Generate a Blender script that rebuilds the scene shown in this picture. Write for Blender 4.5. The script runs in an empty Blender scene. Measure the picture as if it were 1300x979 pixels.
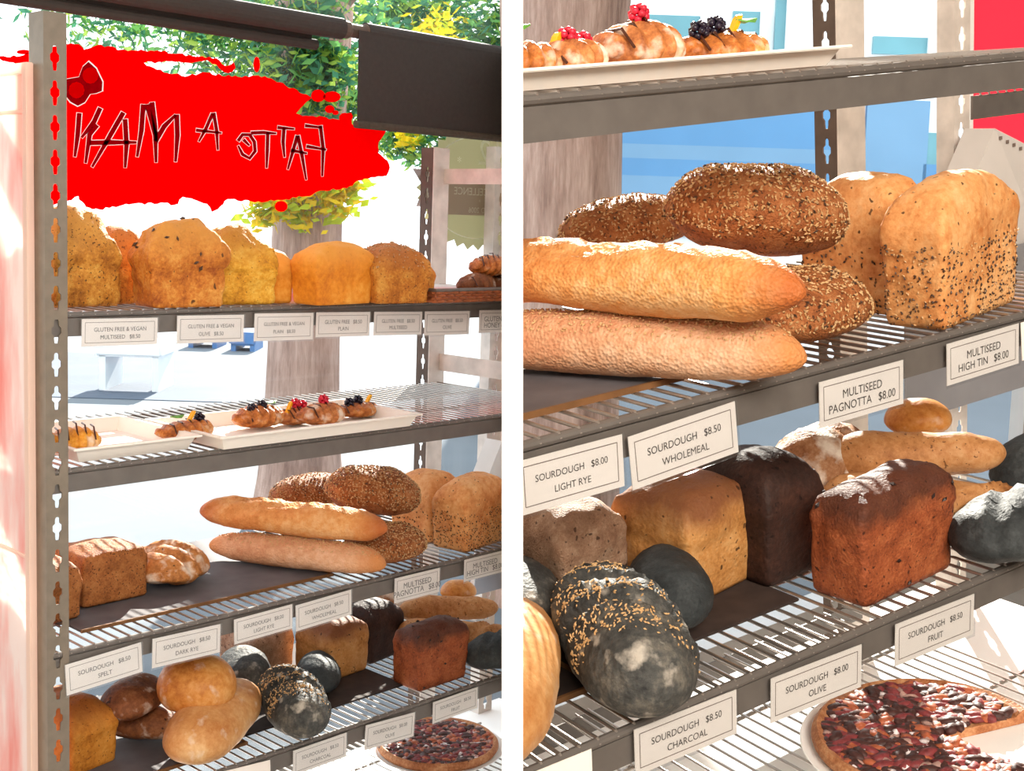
import bpy, bmesh, math, random
from mathutils import Matrix, Vector, noise
random.seed(7)
scene = bpy.context.scene
COL = scene.collection
R_ = math.radians

# ------------------------------------------------------------------ camera, frames
F_PX, PX, PY = 1621.864, 643.889, 451.888          # focal length and principal point in photo pixels
ZF = 1.25                                          # height of the top display shelf above the floor
RL = Matrix(((0.6887090679, -0.7243272526, 0.0320912897), (-0.0545669167, -0.0959179991, -0.9938924434), (0.7229815152, 0.6827516156, -0.1055839006)))
TL = Vector((-0.5614510052, -0.0536082516, 1.7333141057))
RR = Matrix(((0.8306100167, -0.5522831682, -0.0712060553), (-0.1792407276, -0.1440959068, -0.9731953202), (0.5272188936, 0.8211088063, -0.2186791405)))
TR = Vector((-0.2348786521, -0.3320452626, 0.6808021514))
# world = frame of the rack in front of the window (x along it, y towards the glass, z up), floor at z = 0
ML = Matrix.Translation((0, 0, ZF))
MR = ML @ (Matrix.Translation(RL.transposed() @ (TR - TL)) @ (RL.transposed() @ RR).to_4x4())
CAMLOC = ML @ (-(RL.transposed() @ TL))
RIGHT = RL.transposed() @ Vector((1, 0, 0))
DOWN = RL.transposed() @ Vector((0, 1, 0))
FWD = RL.transposed() @ Vector((0, 0, 1))
cam = bpy.data.cameras.new('camera'); camo = bpy.data.objects.new('camera', cam); COL.objects.link(camo)
cm = Matrix((RIGHT, -DOWN, -FWD)).transposed().to_4x4(); cm.translation = CAMLOC
camo.matrix_world = cm
cam.sensor_width = 36; cam.lens = F_PX / 1300 * 36
cam.shift_x = (650 - PX) / 1300; cam.shift_y = -(489.5 - PY) / 1300
cam.clip_start = 0.02; cam.clip_end = 200
scene.camera = camo

# ------------------------------------------------------------------ sky, sun, added fill light, exposure
w = bpy.data.worlds.new('sky'); scene.world = w; w.use_nodes = True
bg = w.node_tree.nodes['Background']; bg.inputs[0].default_value = (0.90, 0.96, 1.0, 1); bg.inputs[1].default_value = 1.9
sun = bpy.data.lights.new('sun', 'SUN'); sun.energy = 14.0; sun.angle = R_(0.6); sun.color = (1, 0.93, 0.82)
suno = bpy.data.objects.new('sun', sun); COL.objects.link(suno)
az = Vector((FWD.x, FWD.y, 0)).normalized(); azl = Vector((-az.y, az.x, 0))
SUN_EL, SUN_AZ = R_(29), R_(-3)
todir = (az * math.cos(SUN_AZ) + azl * math.sin(SUN_AZ)) * math.cos(SUN_EL) + Vector((0, 0, math.sin(SUN_EL)))
suno.rotation_euler = (-todir).to_track_quat('-Z', 'Y').to_euler(); suno.location = todir * 12

def area(name, loc, target, sx, sy, power, col):
    l = bpy.data.lights.new(name, 'AREA'); l.shape = 'RECTANGLE'; l.size = sx; l.size_y = sy; l.energy = power; l.color = col
    o = bpy.data.objects.new(name, l); COL.objects.link(o); o.location = loc
    o.rotation_euler = (Vector(target) - Vector(loc)).to_track_quat('-Z', 'Y').to_euler()
    return o
area('fill_light', (-1.6, -3.3, 2.95), (0.1, -0.3, 0.9), 2.2, 1.2, 185, (1, 0.91, 0.79))  # unseen area light added behind the camera to brighten the rack fronts
scene.view_settings.view_transform = 'Standard'; scene.view_settings.look = 'None'
scene.view_settings.exposure = 0.28; scene.view_settings.gamma = 1.0; scene.view_settings.use_curve_mapping = False
scene.cycles.use_denoising = True
scene.cycles.max_bounces = 8; scene.cycles.transparent_max_bounces = 12
scene.cycles.sample_clamp_indirect = 6.0

# ------------------------------------------------------------------ pixel <-> place
FR = {'L': (RL, TL, ML), 'R': (RR, TR, MR)}
ZS = {'L': {1: 0.0, 2: -0.212, 3: -0.466, 4: -0.7105, 5: -0.945}, 'R': {1: 0.0, 2: -0.216, 3: -0.459, 4: -0.712, 5: -0.945}}
SURF = 0.0085
def ray(s, p):
    Rm, t, _ = FR[s]; v = Vector(((p[0] - PX) / F_PX, (p[1] - PY) / F_PX, 1.0)); Rt = Rm.transposed()
    return -(Rt @ t), Rt @ v
def on(s, p, ax, val):                            # point of the pixel's ray on the plane (rack coords) ax = val
    o, d = ray(s, p); k = (val - o[ax]) / d[ax]; return o + d * k
def onz(s, p, z): return on(s, p, 2, z)
def ony(s, p, y): return on(s, p, 1, y)
def dist(s, P):
    Rm, t, _ = FR[s]; return (Rm @ Vector(P) + t).z
def proj(s, P):
    Rm, t, _ = FR[s]; q = Rm @ Vector(P) + t; return (PX + F_PX * q.x / q.z, PY + F_PX * q.y / q.z)
def hsolve(s, P, y):                              # height above P at which the projection reaches row y
    lo, hi = 0.0, 0.6
    for _ in range(40):
        m = (lo + hi) / 2
        if proj(s, (P[0], P[1], P[2] + m))[1] > y: lo = m
        else: hi = m
    return lo

# ------------------------------------------------------------------ materials
MATS = {}
def nt(name):
    m = bpy.data.materials.new(name); m.use_nodes = True; MATS[name] = m
    n = m.node_tree; return m, n, n.nodes['Principled BSDF'], n.nodes, n.links
def lin(c):
    return tuple(((x / 255) / 12.92 if x / 255 <= 0.04045 else ((x / 255 + 0.055) / 1.055) ** 2.4) for x in c)
def plain(name, rgb, rough=0.6, metal=0.0, var=0.12, scale=30, bump=0.0, spec=0.4):
    if name in MATS: return MATS[name]
    m, n, b, N, L = nt(name); c = lin(rgb)
    tc = N.new('ShaderNodeTexCoord'); ns = N.new('ShaderNodeTexNoise'); ns.inputs['Scale'].default_value = scale; ns.inputs['Detail'].default_value = 4
    L.new(tc.outputs['Object'], ns.inputs['Vector'])
    r = N.new('ShaderNodeValToRGB'); r.color_ramp.elements[0].position = .3; r.color_ramp.elements[1].position = .7
    r.color_ramp.elements[0].color = tuple(x * (1 - var) for x in c) + (1,); r.color_ramp.elements[1].color = tuple(min(1, x * (1 + var)) for x in c) + (1,)
    L.new(ns.outputs['Fac'], r.inputs[0]); L.new(r.outputs[0], b.inputs['Base Color'])
    b.inputs['Roughness'].default_value = rough; b.inputs['Metallic'].default_value = metal; b.inputs['Specular IOR Level'].default_value = spec
    if bump:
        bp = N.new('ShaderNodeBump'); bp.inputs['Strength'].default_value = bump; bp.inputs['Distance'].default_value = .002
        L.new(ns.outputs['Fac'], bp.inputs['Height']); L.new(bp.outputs[0], b.inputs['Normal'])
    return m
def bread(name, dark, base, light, scale=28, speck=None, speck_amt=0.0, speck_scale=260, bump=0.5, top=None, flour=0.0, rough=0.62, topz=(0.45, 0.85), pores=0.0, ends=None):
    """crust: mottled colour, baked top tone, dark flecks, flour dust, fine relief"""
    if name in MATS: return MATS[name]
    m, n, b, N, L = nt(name)
    tc = N.new('ShaderNodeTexCoord')
    ns = N.new('ShaderNodeTexNoise'); ns.inputs['Scale'].default_value = scale; ns.inputs['Detail'].default_value = 7; ns.inputs['Roughness'].default_value = .62
    L.new(tc.outputs['Object'], ns.inputs['Vector'])
    r = N.new('ShaderNodeValToRGB'); e = r.color_ramp.elements
    e[0].position = .36; e[0].color = lin(dark) + (1,); e[1].position = .66; e[1].color = lin(light) + (1,)
    k = e.new(.5); k.color = lin(base) + (1,)
    nf = N.new('ShaderNodeTexNoise'); nf.inputs['Scale'].default_value = scale * 7; nf.inputs['Detail'].default_value = 5; nf.inputs['Roughness'].default_value = .7; L.new(tc.outputs['Object'], nf.inputs['Vector'])
    mf = N.new('ShaderNodeMix'); mf.inputs['Factor'].default_value = .42; L.new(ns.outputs['Fac'], mf.inputs['A']); L.new(nf.outputs['Fac'], mf.inputs['B'])
    L.new(mf.outputs['Result'], r.inputs[0]); out = r.outputs[0]
    def mix(a, colr, fac):
        x = N.new('ShaderNodeMix'); x.data_type = 'RGBA'; L.new(a, x.inputs['A']); x.inputs['B'].default_value = lin(colr) + (1,)
        if hasattr(fac, 'links'): L.new(fac, x.inputs['Factor'])
        else: x.inputs['Factor'].default_value = fac
        return x.outputs['Result']
    def ramp(sock, a, c, mul=1.0):
        q = N.new('ShaderNodeMapRange'); q.inputs['From Min'].default_value = a; q.inputs['From Max'].default_value = c; q.inputs['To Max'].default_value = mul
        L.new(sock, q.inputs['Value']); return q.outputs[0]
    if top:
        sx = N.new('ShaderNodeSeparateXYZ'); L.new(tc.outputs['Generated'], sx.inputs[0])
        ad = N.new('ShaderNodeMath'); ad.operation = 'ADD'; L.new(sx.outputs['Z'], ad.inputs[0])
        n3 = N.new('ShaderNodeTexNoise'); n3.inputs['Scale'].default_value = 22; n3.inputs['Detail'].default_value = 3; L.new(tc.outputs['Object'], n3.inputs['Vector'])
        sb = N.new('ShaderNodeMath'); sb.operation = 'MULTIPLY_ADD'; sb.inputs[1].default_value = .5; sb.inputs[2].default_value = -.25; L.new(n3.outputs['Fac'], sb.inputs[0]); L.new(sb.outputs[0], ad.inputs[1])
        out = mix(out, top, ramp(ad.outputs[0], topz[0], topz[1], .85))
    if ends:                                      # tips bake darker
        se = N.new('ShaderNodeSeparateXYZ'); L.new(tc.outputs['Generated'], se.inputs[0])
        s1 = N.new('ShaderNodeMath'); s1.operation = 'SUBTRACT'; s1.inputs[1].default_value = .5; L.new(se.outputs['X'], s1.inputs[0])
        s2 = N.new('ShaderNodeMath'); s2.operation = 'ABSOLUTE'; L.new(s1.outputs[0], s2.inputs[0])
        s3 = N.new('ShaderNodeMath'); s3.operation = 'MULTIPLY_ADD'; s3.inputs[1].default_value = .25; L.new(ns.outputs['Fac'], s3.inputs[0]); L.new(s2.outputs[0], s3.inputs[2])
        out = mix(out, ends, ramp(s3.outputs[0], .46, .60, .8))
    if speck:
        v = N.new('ShaderNodeTexNoise'); v.inputs['Scale'].default_value = speck_scale; v.inputs['Detail'].default_value = 1; L.new(tc.outputs['Object'], v.inputs['Vector'])
        out = mix(out, speck, ramp(v.outputs['Fac'], .72 - speck_amt * .25, .76 - speck_amt * .25, .85))
    if flour:
        f = N.new('ShaderNodeTexNoise'); f.inputs['Scale'].default_value = 40; f.inputs['Detail'].default_value = 8; L.new(tc.outputs['Object'], f.inputs['Vector'])
        out = mix(out, (232, 222, 208), ramp(f.outputs['Fac'], .62 - flour * .25, .74 - flour * .2, min(1, .4 + flour)))
    L.new(out, b.inputs['Base Color']); b.inputs['Roughness'].default_value = rough; b.inputs['Specular IOR Level'].default_value = .25
    bn = N.new('ShaderNodeTexNoise'); bn.inputs['Scale'].default_value = scale * 9; bn.inputs['Detail'].default_value = 6; L.new(tc.outputs['Object'], bn.inputs['Vector'])
    h = bn.outputs['Fac']
    if pores:
        vo = N.new('ShaderNodeTexVoronoi'); vo.inputs['Scale'].default_value = pores; L.new(tc.outputs['Object'], vo.inputs['Vector'])
        mm = N.new('ShaderNodeMath'); mm.operation = 'MULTIPLY_ADD'; mm.inputs[1].default_value = .9; L.new(vo.outputs['Distance'], mm.inputs[0]); L.new(h, mm.inputs[2]); h = mm.outputs[0]
    bp = N.new('ShaderNodeBump'); bp.inputs['Strength'].default_value = bump; bp.inputs['Distance'].default_value = .003
    L.new(h, bp.inputs['Height']); L.new(bp.outputs[0], b.inputs['Normal'])
    return m
def film(name, rgb, strength=1.0):               # thin translucent vinyl, lit from the street side
    if name in MATS: return MATS[name]
    m, n, b, N, L = nt(name); c = lin(rgb) + (1,)
    t = N.new('ShaderNodeBsdfTranslucent'); t.inputs[0].default_value = c
    d = N.new('ShaderNodeBsdfDiffuse'); d.inputs[0].default_value = c
    x = N.new('ShaderNodeMixShader'); x.inputs[0].default_value = .25; L.new(t.outputs[0], x.inputs[1]); L.new(d.outputs[0], x.inputs[2])
    L.new(x.outputs[0], N['Material Output'].inputs[0]); return m
def clear(name, tint=(1, 1, 1), gloss=.05, haze=0.0):
    if name in MATS: return MATS[name]
    m, n, b, N, L = nt(name)
    t = N.new('ShaderNodeBsdfTransparent'); t.inputs[0].default_value = tint + (1,)
    g = N.new('ShaderNodeBsdfGlossy'); g.inputs['Roughness'].default_value = .05
    x = N.new('ShaderNodeMixShader'); x.inputs[0].default_value = gloss; L.new(t.outputs[0], x.inputs[1]); L.new(g.outputs[0], x.inputs[2]); o = x.outputs[0]
    if haze:
        d = N.new('ShaderNodeBsdfTranslucent'); d.inputs[0].default_value = (.8, .76, .66, 1)
        y = N.new('ShaderNodeMixShader'); y.inputs[0].default_value = haze; L.new(o, y.inputs[1]); L.new(d.outputs[0], y.inputs[2]); o = y.outputs[0]
    L.new(o, N['Material Output'].inputs[0]); return m
def leafmat(name, rgb):
    if name in MATS: return MATS[name]
    m, n, b, N, L = nt(name); c = lin(rgb) + (1,)
    t = N.new('ShaderNodeBsdfTranslucent'); t.inputs[0].default_value = c; d = N.new('ShaderNodeBsdfDiffuse'); d.inputs[0].default_value = c
    x = N.new('ShaderNodeMixShader'); x.inputs[0].default_value = .5; L.new(t.outputs[0], x.inputs[1]); L.new(d.outputs[0], x.inputs[2]); L.new(x.outputs[0], N['Material Output'].inputs[0]); return m

# ------------------------------------------------------------------ mesh helpers
CLIP = {'L': (CAMLOC - RIGHT * 0.0026, -RIGHT), 'R': (CAMLOC + RIGHT * 0.0066, RIGHT)}   # the faces of the white partition
def mesh_obj(name, bm, mat, parent=None, mw=None, clip=None, smooth=False):
    """link bm (local coords) as one object whose world matrix is mw; clip: 'L'/'R' cuts it flush at the partition"""
    mw = mw or Matrix.Identity(4)
    if clip:
        inv = mw.inverted(); p, n = CLIP[clip]; lp = inv @ p; ln = (mw.to_3x3().transposed() @ n).normalized()
        sd = [(v.co - lp).dot(ln) for v in bm.verts]
        if sd and max(sd) <= 0: bm.free(); return None
        if sd and min(sd) < 0:
            g = bm.verts[:] + bm.edges[:] + bm.faces[:]
            res = bmesh.ops.bisect_plane(bm, geom=g, plane_co=lp, plane_no=ln, clear_inner=True, clear_outer=False)
            ed = [e for e in res['geom_cut'] if isinstance(e, bmesh.types.BMEdge)]
            try: bmesh.ops.holes_fill(bm, edges=ed, sides=0)
            except Exception: pass
    bmesh.ops.recalc_face_normals(bm, faces=bm.faces)
    me = bpy.data.meshes.new(name); bm.to_mesh(me); bm.free()
    if smooth:
        for p in me.polygons: p.use_smooth = True
    if mat: me.materials.append(mat)
    o = bpy.data.objects.new(name, me); COL.objects.link(o)
    if parent is not None: o.parent = parent; o.matrix_parent_inverse = Matrix.Identity(4); o.matrix_basis = WORLD[parent.name].inverted() @ mw
    else: o.matrix_basis = mw
    WORLD[o.name] = mw
    return o
WORLD = {}
def empty(name, mw):
    o = bpy.data.objects.new(name, None); COL.objects.link(o); o.empty_display_size = .05; o.matrix_basis = mw; WORLD[o.name] = mw; return o
def tag(o, label=None, cat=None, group=None, kind=None):
    if o is None: return o
    if label: o['label'] = label
    if cat: o['category'] = cat
    if group: o['group'] = group
    if kind: o['kind'] = kind
    return o
def box(bm, a, b, bev=0.0):
    a = Vector(a); b = Vector(b); r = bmesh.ops.create_cube(bm, size=1)
    bmesh.ops.scale(bm, vec=b - a, verts=r['verts']); bmesh.ops.translate(bm, vec=(a + b) / 2, verts=r['verts'])
    if bev:
        es = list({e for v in r['verts'] for e in v.link_edges}); bmesh.ops.bevel(bm, geom=es, offset=bev, segments=2, affect='EDGES')
def tube(bm, pts, r, seg=8, cap=True):
    pts = [Vector(p) for p in pts]; rings = []; up0 = None
    for i, p in enumerate(pts):
        d = (pts[min(i + 1, len(pts) - 1)] - pts[max(i - 1, 0)]).normalized()
        if up0 is None: up0 = Vector((0, 0, 1)) if abs(d.z) < .9 else Vector((1, 0, 0))
        a = d.cross(up0).normalized(); bb = a.cross(d).normalized()
        rr = r[i] if isinstance(r, (list, tuple)) else r
        rings.append([bm.verts.new(p + (a * math.cos(2 * math.pi * k / seg) + bb * math.sin(2 * math.pi * k / seg)) * rr) for k in range(seg)])
    for i in range(len(rings) - 1):
        for k in range(seg): bm.faces.new((rings[i][k], rings[i][(k + 1) % seg], rings[i + 1][(k + 1) % seg], rings[i + 1][k]))
    if cap: bm.faces.new(rings[0][::-1]); bm.faces.new(rings[-1])
def bmn(): return bmesh.new()
def prism(bm, poly, thick, holes=(), mapf=lambda x, y, z: (x, y, z)):
    """flat plate with holes in the local xy plane, extruded 0..thick; mapf turns (x, y, z) into the final place"""
    cu = bpy.data.curves.new('tmp', 'CURVE'); cu.dimensions = '2D'; cu.fill_mode = 'BOTH'; cu.extrude = thick / 2
    for pl in [poly] + list(holes):
        sp = cu.splines.new('POLY'); sp.points.add(len(pl) - 1); sp.use_cyclic_u = True
        for q, (x, y) in zip(sp.points, pl): q.co = (x, y, 0, 1)
    o = bpy.data.objects.new('tmp', cu); me = bpy.data.meshes.new_from_object(o); t = bmesh.new(); t.from_mesh(me)
    mp = {v: bm.verts.new(mapf(v.co.x, v.co.y, v.co.z + thick / 2)) for v in t.verts}
    for f in t.faces:
        try: bm.faces.new([mp[v] for v in f.verts])
        except ValueError: pass
    t.free(); bpy.data.objects.remove(o); bpy.data.curves.remove(cu); bpy.data.meshes.remove(me)
def text_bm(bm, s, size, mapf, mirror=False, xscale=1.0, align='CENTER'):
    cu = bpy.data.curves.new('tmp', 'FONT'); cu.body = s; cu.size = size; cu.align_x = align; cu.align_y = 'CENTER'; cu.fill_mode = 'FRONT'; cu.resolution_u = 3
    o = bpy.data.objects.new('tmp', cu); me = bpy.data.meshes.new_from_object(o); t = bmesh.new(); t.from_mesh(me)
    mp = {v: bm.verts.new(mapf(v.co.x * xscale * (-1 if mirror else 1), v.co.y)) for v in t.verts}
    for f in t.faces:
        try: bm.faces.new([mp[v] for v in f.verts])
        except ValueError: pass
    t.free(); bpy.data.objects.remove(o); bpy.data.curves.remove(cu); bpy.data.meshes.remove(me)

# ------------------------------------------------------------------ setting
M_wall = plain('wall_paint', (205, 196, 184), .8, scale=3, var=.04)
M_white = plain('white_paint', (250, 249, 247), .6, scale=4, var=.01)
M_floor = plain('floor_tile', (120, 110, 100), .5, scale=5, var=.15)
M_frame = plain('window_frame', (205, 205, 205), .5, scale=5, var=.05)
YW = 0.52                                         # the shop window's plane
def setbox(name, a, b, mat, kind='structure'):
    bm = bmn(); box(bm, a, b); o = mesh_obj(name, bm, mat); tag(o, kind=kind); return o
X0, X1, Y0, HC = -3.2, 4.6, -4.6, 3.1
tag(setbox('floor', (X0, Y0, -.1), (X1, YW, 0), M_floor), 'dark tiled shop floor under the bread racks', 'floor')
tag(setbox('ceiling', (X0, Y0, HC), (X1, YW + .1, HC + .1), M_wall), 'plain pale ceiling above the bread racks', 'ceiling')
tag(setbox('wall_back', (X0, Y0 - .1, 0), (X1, Y0, HC), M_wall), 'plain pale wall facing the shop window', 'wall')
tag(setbox('wall_left', (X0 - .1, Y0, 0), (X0, YW, HC), M_wall), 'plain pale side wall', 'wall')
tag(setbox('wall_right', (X1, Y0, 0), (X1 + .1, YW, HC), M_wall), 'plain pale side wall', 'wall')
# white partition between the two bread racks
d0, d1 = 0.50, 2.95
bm = bmn(); box(bm, ((637 - PX) / F_PX * d0, -2.2, d0), ((664 - PX) / F_PX * d0, 2.2, d1))
pm = Matrix((RIGHT, DOWN, FWD)).transposed().to_4x4(); pm.translation = CAMLOC
tag(mesh_obj('wall_partition', bm, M_white, mw=pm), 'thin plain white partition standing between the two bread racks', 'partition', kind='structure')

# shop window: sill, frame, pane
win = empty('window_1', Matrix.Translation((0, YW, 0))); tag(win, 'tall clear shop window behind the bread racks', 'window', kind='structure')
bm = bmn(); box(bm, (X0, -.004, .15), (X1, .004, HC)); mesh_obj('pane', bm, clear('window_glass', (.99, 1, 1), .03), win, Matrix.Translation((0, YW, 0)))
for nm, a, b in (('sill', (X0, -.04, 0), (X1, .06, .15)), ('frame', (X0, -.03, HC - .06), (X1, .03, HC)), ('frame', (X0, -.03, .15), (X0 + .06, .03, HC)), ('frame', (X1 - .06, -.03, .15), (X1, .03, HC))):
    bm = bmn(); box(bm, a, b); mesh_obj(nm, bm, M_frame, win, Matrix.Translation((0, YW, 0)))

# ------------------------------------------------------------------ street
M_pave = plain('pale_pavement', (106, 115, 124), .9, scale=2, var=.05)
M_road = plain('shade_blue_asphalt', (72, 86, 104), .85, scale=3, var=.08)  # blue shade of the street is put into this road colour
setbox('ground_street', (-30, YW + .06, -.12), (60, 60, -.04), M_pave)
bpy.data.objects['ground_street']['label'] = 'sun-bleached pale pavement outside the shop window'; bpy.data.objects['ground_street']['category'] = 'pavement'
# street things: positions from the ground they stand on, seen past the glass
def ground_at(px, Z):                             # world point of the ground at camera depth Z under image column px
    p = CAMLOC + FWD * Z + RIGHT * ((px - PX) / F_PX * Z); return Vector((p.x, p.y, -.04))
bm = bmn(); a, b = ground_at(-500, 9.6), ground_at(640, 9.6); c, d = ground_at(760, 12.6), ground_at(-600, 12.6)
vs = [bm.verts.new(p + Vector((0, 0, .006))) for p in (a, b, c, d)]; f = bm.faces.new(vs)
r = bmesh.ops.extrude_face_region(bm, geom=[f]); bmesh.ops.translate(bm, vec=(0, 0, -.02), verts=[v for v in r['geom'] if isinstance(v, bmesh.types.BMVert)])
tag(mesh_obj('ground_road', bm, M_road), 'strip of asphalt road painted in blue-grey shade across the bright street', 'road', kind='structure')

M_bark = bread('tree_bark', (126, 100, 90), (172, 144, 132), (206, 180, 168), scale=9, bump=1.0, rough=.9)
for nd in [q for q in M_bark.node_tree.nodes if q.type == 'TEX_NOISE']:      # bark runs in long upright ribs
    mpn = M_bark.node_tree.nodes.new('ShaderNodeMapping'); mpn.inputs['Scale'].default_value = (1, 1, .12)
    M_bark.node_tree.links.new(nd.inputs['Vector'].links[0].from_socket, mpn.inputs[0]); M_bark.node_tree.links.new(mpn.outputs[0], nd.inputs['Vector'])
def tree(px, Z, wid, h, lean, label, crown=None):
    base = ground_at(px, Z); mw = Matrix.Translation(base); t = empty('street_tree', mw); tag(t, label, 'tree')
    bm = bmn(); seg, n = 30, 26; rings = []
    for i in range(n):
        z = h * i / (n - 1); k = 1 - .14 * i / n + .35 * math.exp(-z / .25) + (.25 * max(0, z - h * .72))
        ring = []
        for j in range(seg):
            an = 2 * math.pi * j / seg
            rr = wid / 2 * k * (1 + .10 * noise.noise((math.cos(an) * 2.2, math.sin(an) * 2.2, z * .35 + px)) + .07 * abs(math.sin(an * 7 + 1.2 * noise.noise((an, z * .8, 1)))))
            ring.append(bm.verts.new((math.cos(an) * rr + lean * z, math.sin(an) * rr, z)))
        rings.append(ring)
    for i in range(n - 1):
        for j in range(seg): bm.faces.new((rings[i][j], rings[i][(j + 1) % seg], rings[i + 1][(j + 1) % seg], rings[i + 1][j]))
    bm.faces.new(rings[-1]); mesh_obj('trunk', bm, M_bark, t, mw, smooth=True)
    for br in range(4):
        an = br * 1.57 + .5; bm = bmn()
        pts = [Vector((lean * h, 0, h * .93)) + Vector((math.cos(an) * k * .5, math.sin(an) * k * .5, k * .55 - .03 * k * k)) for k in range(5)]
        tube(bm, pts, [wid * .2, wid * .12, wid * .08, wid * .05, wid * .02], 8); mesh_obj('branch', bm, M_bark, t, mw, smooth=True)
    return t, mw
tA, mA = tree(384, 6.0, .33, 2.45, .015, 'street tree with ribbed brown trunk seen behind the pastry shelf')
tree(712, 4.9, .46, 2.6, -.02, 'thick pale brown tree trunk standing outside behind the long loaves')

def foliage(t, mw, blobs, mats, size=.05, seed=1, name='foliage'):
    rnd = random.Random(seed); inv = mw.inverted()
    for mi, (mat, share) in enumerate(mats):
        bm = bmn()
        for (px, py, Z, r, n) in blobs:
            c = inv @ (CAMLOC + FWD * Z + RIGHT * ((px - PX) / F_PX * Z) + DOWN * ((py - PY) / F_PX * Z)); R3 = r / F_PX * Z
            for k in range(int(n * share * 2.4)):
                d = Vector((rnd.gauss(0, .5), rnd.gauss(0, .6), rnd.gauss(0, .5))) * R3; p = c + d
                u = Vector((rnd.gauss(0, 1), rnd.gauss(0, 1), rnd.gauss(0, 1))).normalized(); v = u.orthogonal().normalized(); s = size * rnd.uniform(.6, 1.4)
                a = bm.verts.new(p - u * s); b = bm.verts.new(p + v * s * .5); cc = bm.verts.new(p + u * s); dd = bm.verts.new(p - v * s * .5); bm.faces.new((a, b, cc, dd))
        tag(mesh_obj(name, bm, mat, t, mw), kind='stuff')
GR = [(leafmat('leaf_green', (112, 172, 96)), .30), (leafmat('leaf_dark', (74, 138, 106)), .45), (leafmat('leaf_lime', (176, 208, 92)), .25)]
YE = [(leafmat('leaf_yellow', (235, 205, 40)), .6), (leafmat('leaf_lime2', (190, 210, 60)), .4)]
foliage(tA, mA, [(255, 25, 6.6, 60, 300), (330, 70, 6.6, 70, 420), (395, 40, 6.6, 70, 420), (400, 100, 6.6, 60, 420), (160, 20, 6.8, 60, 200), (80, 5, 6.8, 60, 150), (330, 15, 6.4, 60, 300), (375, 55, 5.6, 34, 170), (405, 115, 5.6, 34, 170), (350, 95, 5.6, 30, 120), (420, 75, 5.6, 30, 120), (340, 20, 5.6, 34, 120), (400, 15, 5.6, 34, 120), (440, 120, 6.5, 40, 200), (455, 15, 6.8, 40, 150), (245, -30, 6.5, 90, 300)], GR, .032, 3)
foliage(tA, mA, [(370, 258, 5.7, 26, 70), (335, 266, 5.7, 22, 55), (420, 256, 5.7, 24, 70), (440, 235, 5.7, 22, 60), (385, 278, 5.7, 14, 20), (550, 45, 6.4, 30, 60)], YE, .032, 4, 'autumn_foliage')
tC = empty('street_tree', Matrix.Translation(ground_at(646, 8.5))); mC = Matrix.Translation(ground_at(646, 8.5)); WORLD[tC.name] = mC
tag(tC, 'broad leafy street tree behind the roller blind', 'tree')
bm = bmn(); tube(bm, [(0, 0, 0), (.03, 0, 1.6), (0, .05, 3.4)], [.17, .14, .09], 14); mesh_obj('trunk', bm, M_bark, tC, mC, smooth=True)
foliage(tC, mC, [(600, 30, 8.4, 60, 420), (540, 20, 8.4, 50, 300), (620, 90, 8.4, 45, 240), (500, 175, 8.4, 26, 90), (525, 185, 8.4, 24, 90), (560, 110, 8.4, 60, 300), (560, 170, 8.2, 26, 80), (500, 5, 8.4, 40, 200)], GR, .04, 5)
foliage(tC, mC, [(555, 40, 8.2, 26, 60), (520, 178, 8.2, 16, 30)], YE, .04, 6, 'autumn_foliage')

# pale building across the street behind the second rack
ZB = 13.0
bmw = Matrix((RIGHT.xy.to_3d().normalized(), Vector((FWD.x, FWD.y, 0)).normalized(), Vector((0, 0, 1)))).transposed().to_4x4(); bmw.translation = ground_at(PX, ZB)
bld = empty('shop_building', bmw); tag(bld, 'pale shopfront building across the street with painted blue shade bands and teal windows', 'building')
def bxy(px, py):                                  # facade coordinates (right, up) of a pixel
    o = CAMLOC; d = FWD + RIGHT * ((px - PX) / F_PX) + DOWN * ((py - PY) / F_PX); inv = bmw.inverted(); lo = inv @ o; ld = bmw.to_3x3().inverted() @ d
    k = -lo.y / ld.y; q = lo + ld * k; return q.x, q.z
def facade(name, p, q, mat, y0=0.0, y1=.1, parent=bld):
    xa, xb = bxy(*p)[0], bxy(*q)[0]; za, zb = bxy(900, p[1])[1], bxy(900, q[1])[1]; bm = bmn(); box(bm, (min(xa, xb), -y0, max(0, min(za, zb))), (max(xa, xb), y1, max(za, zb))); return mesh_obj(name, bm, mat, parent, bmw)
M_fw = plain('facade_white', (246, 250, 252), .8, var=.02, scale=1); M_fb = plain('shade_blue', (92, 146, 192), .7, var=.06, scale=1.5)
M_fl = plain('shade_pale_blue', (116, 158, 192), .7, var=.05, scale=1.5); M_teal = plain('window_teal', (104, 160, 172), .3, var=.2, scale=1.2)
facade('wall', (668, -260), (1500, 480), M_fw, 0, 3)
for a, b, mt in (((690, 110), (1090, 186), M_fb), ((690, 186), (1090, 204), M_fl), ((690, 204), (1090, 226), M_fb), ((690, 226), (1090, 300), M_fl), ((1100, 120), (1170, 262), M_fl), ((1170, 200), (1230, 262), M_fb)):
    facade('shade_band', a, b, mt, .06)  # blue street shade, put in as coloured bands on the facade
for a, b in (((758, 22), (802, 100)), ((808, 22), (892, 100)), ((930, 14), (968, 100)), ((985, -10), (1002, 100)), ((1108, 40), (1180, 62)), ((700, 20), (752, 100)), ((1176, 160), (1208, 235))):
    wn = facade('window', a, b, M_teal, .05)
    facade('mullion', (b[0] - 4, a[1]), (b[0], b[1]), M_fw, .09, .05, wn)
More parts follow.
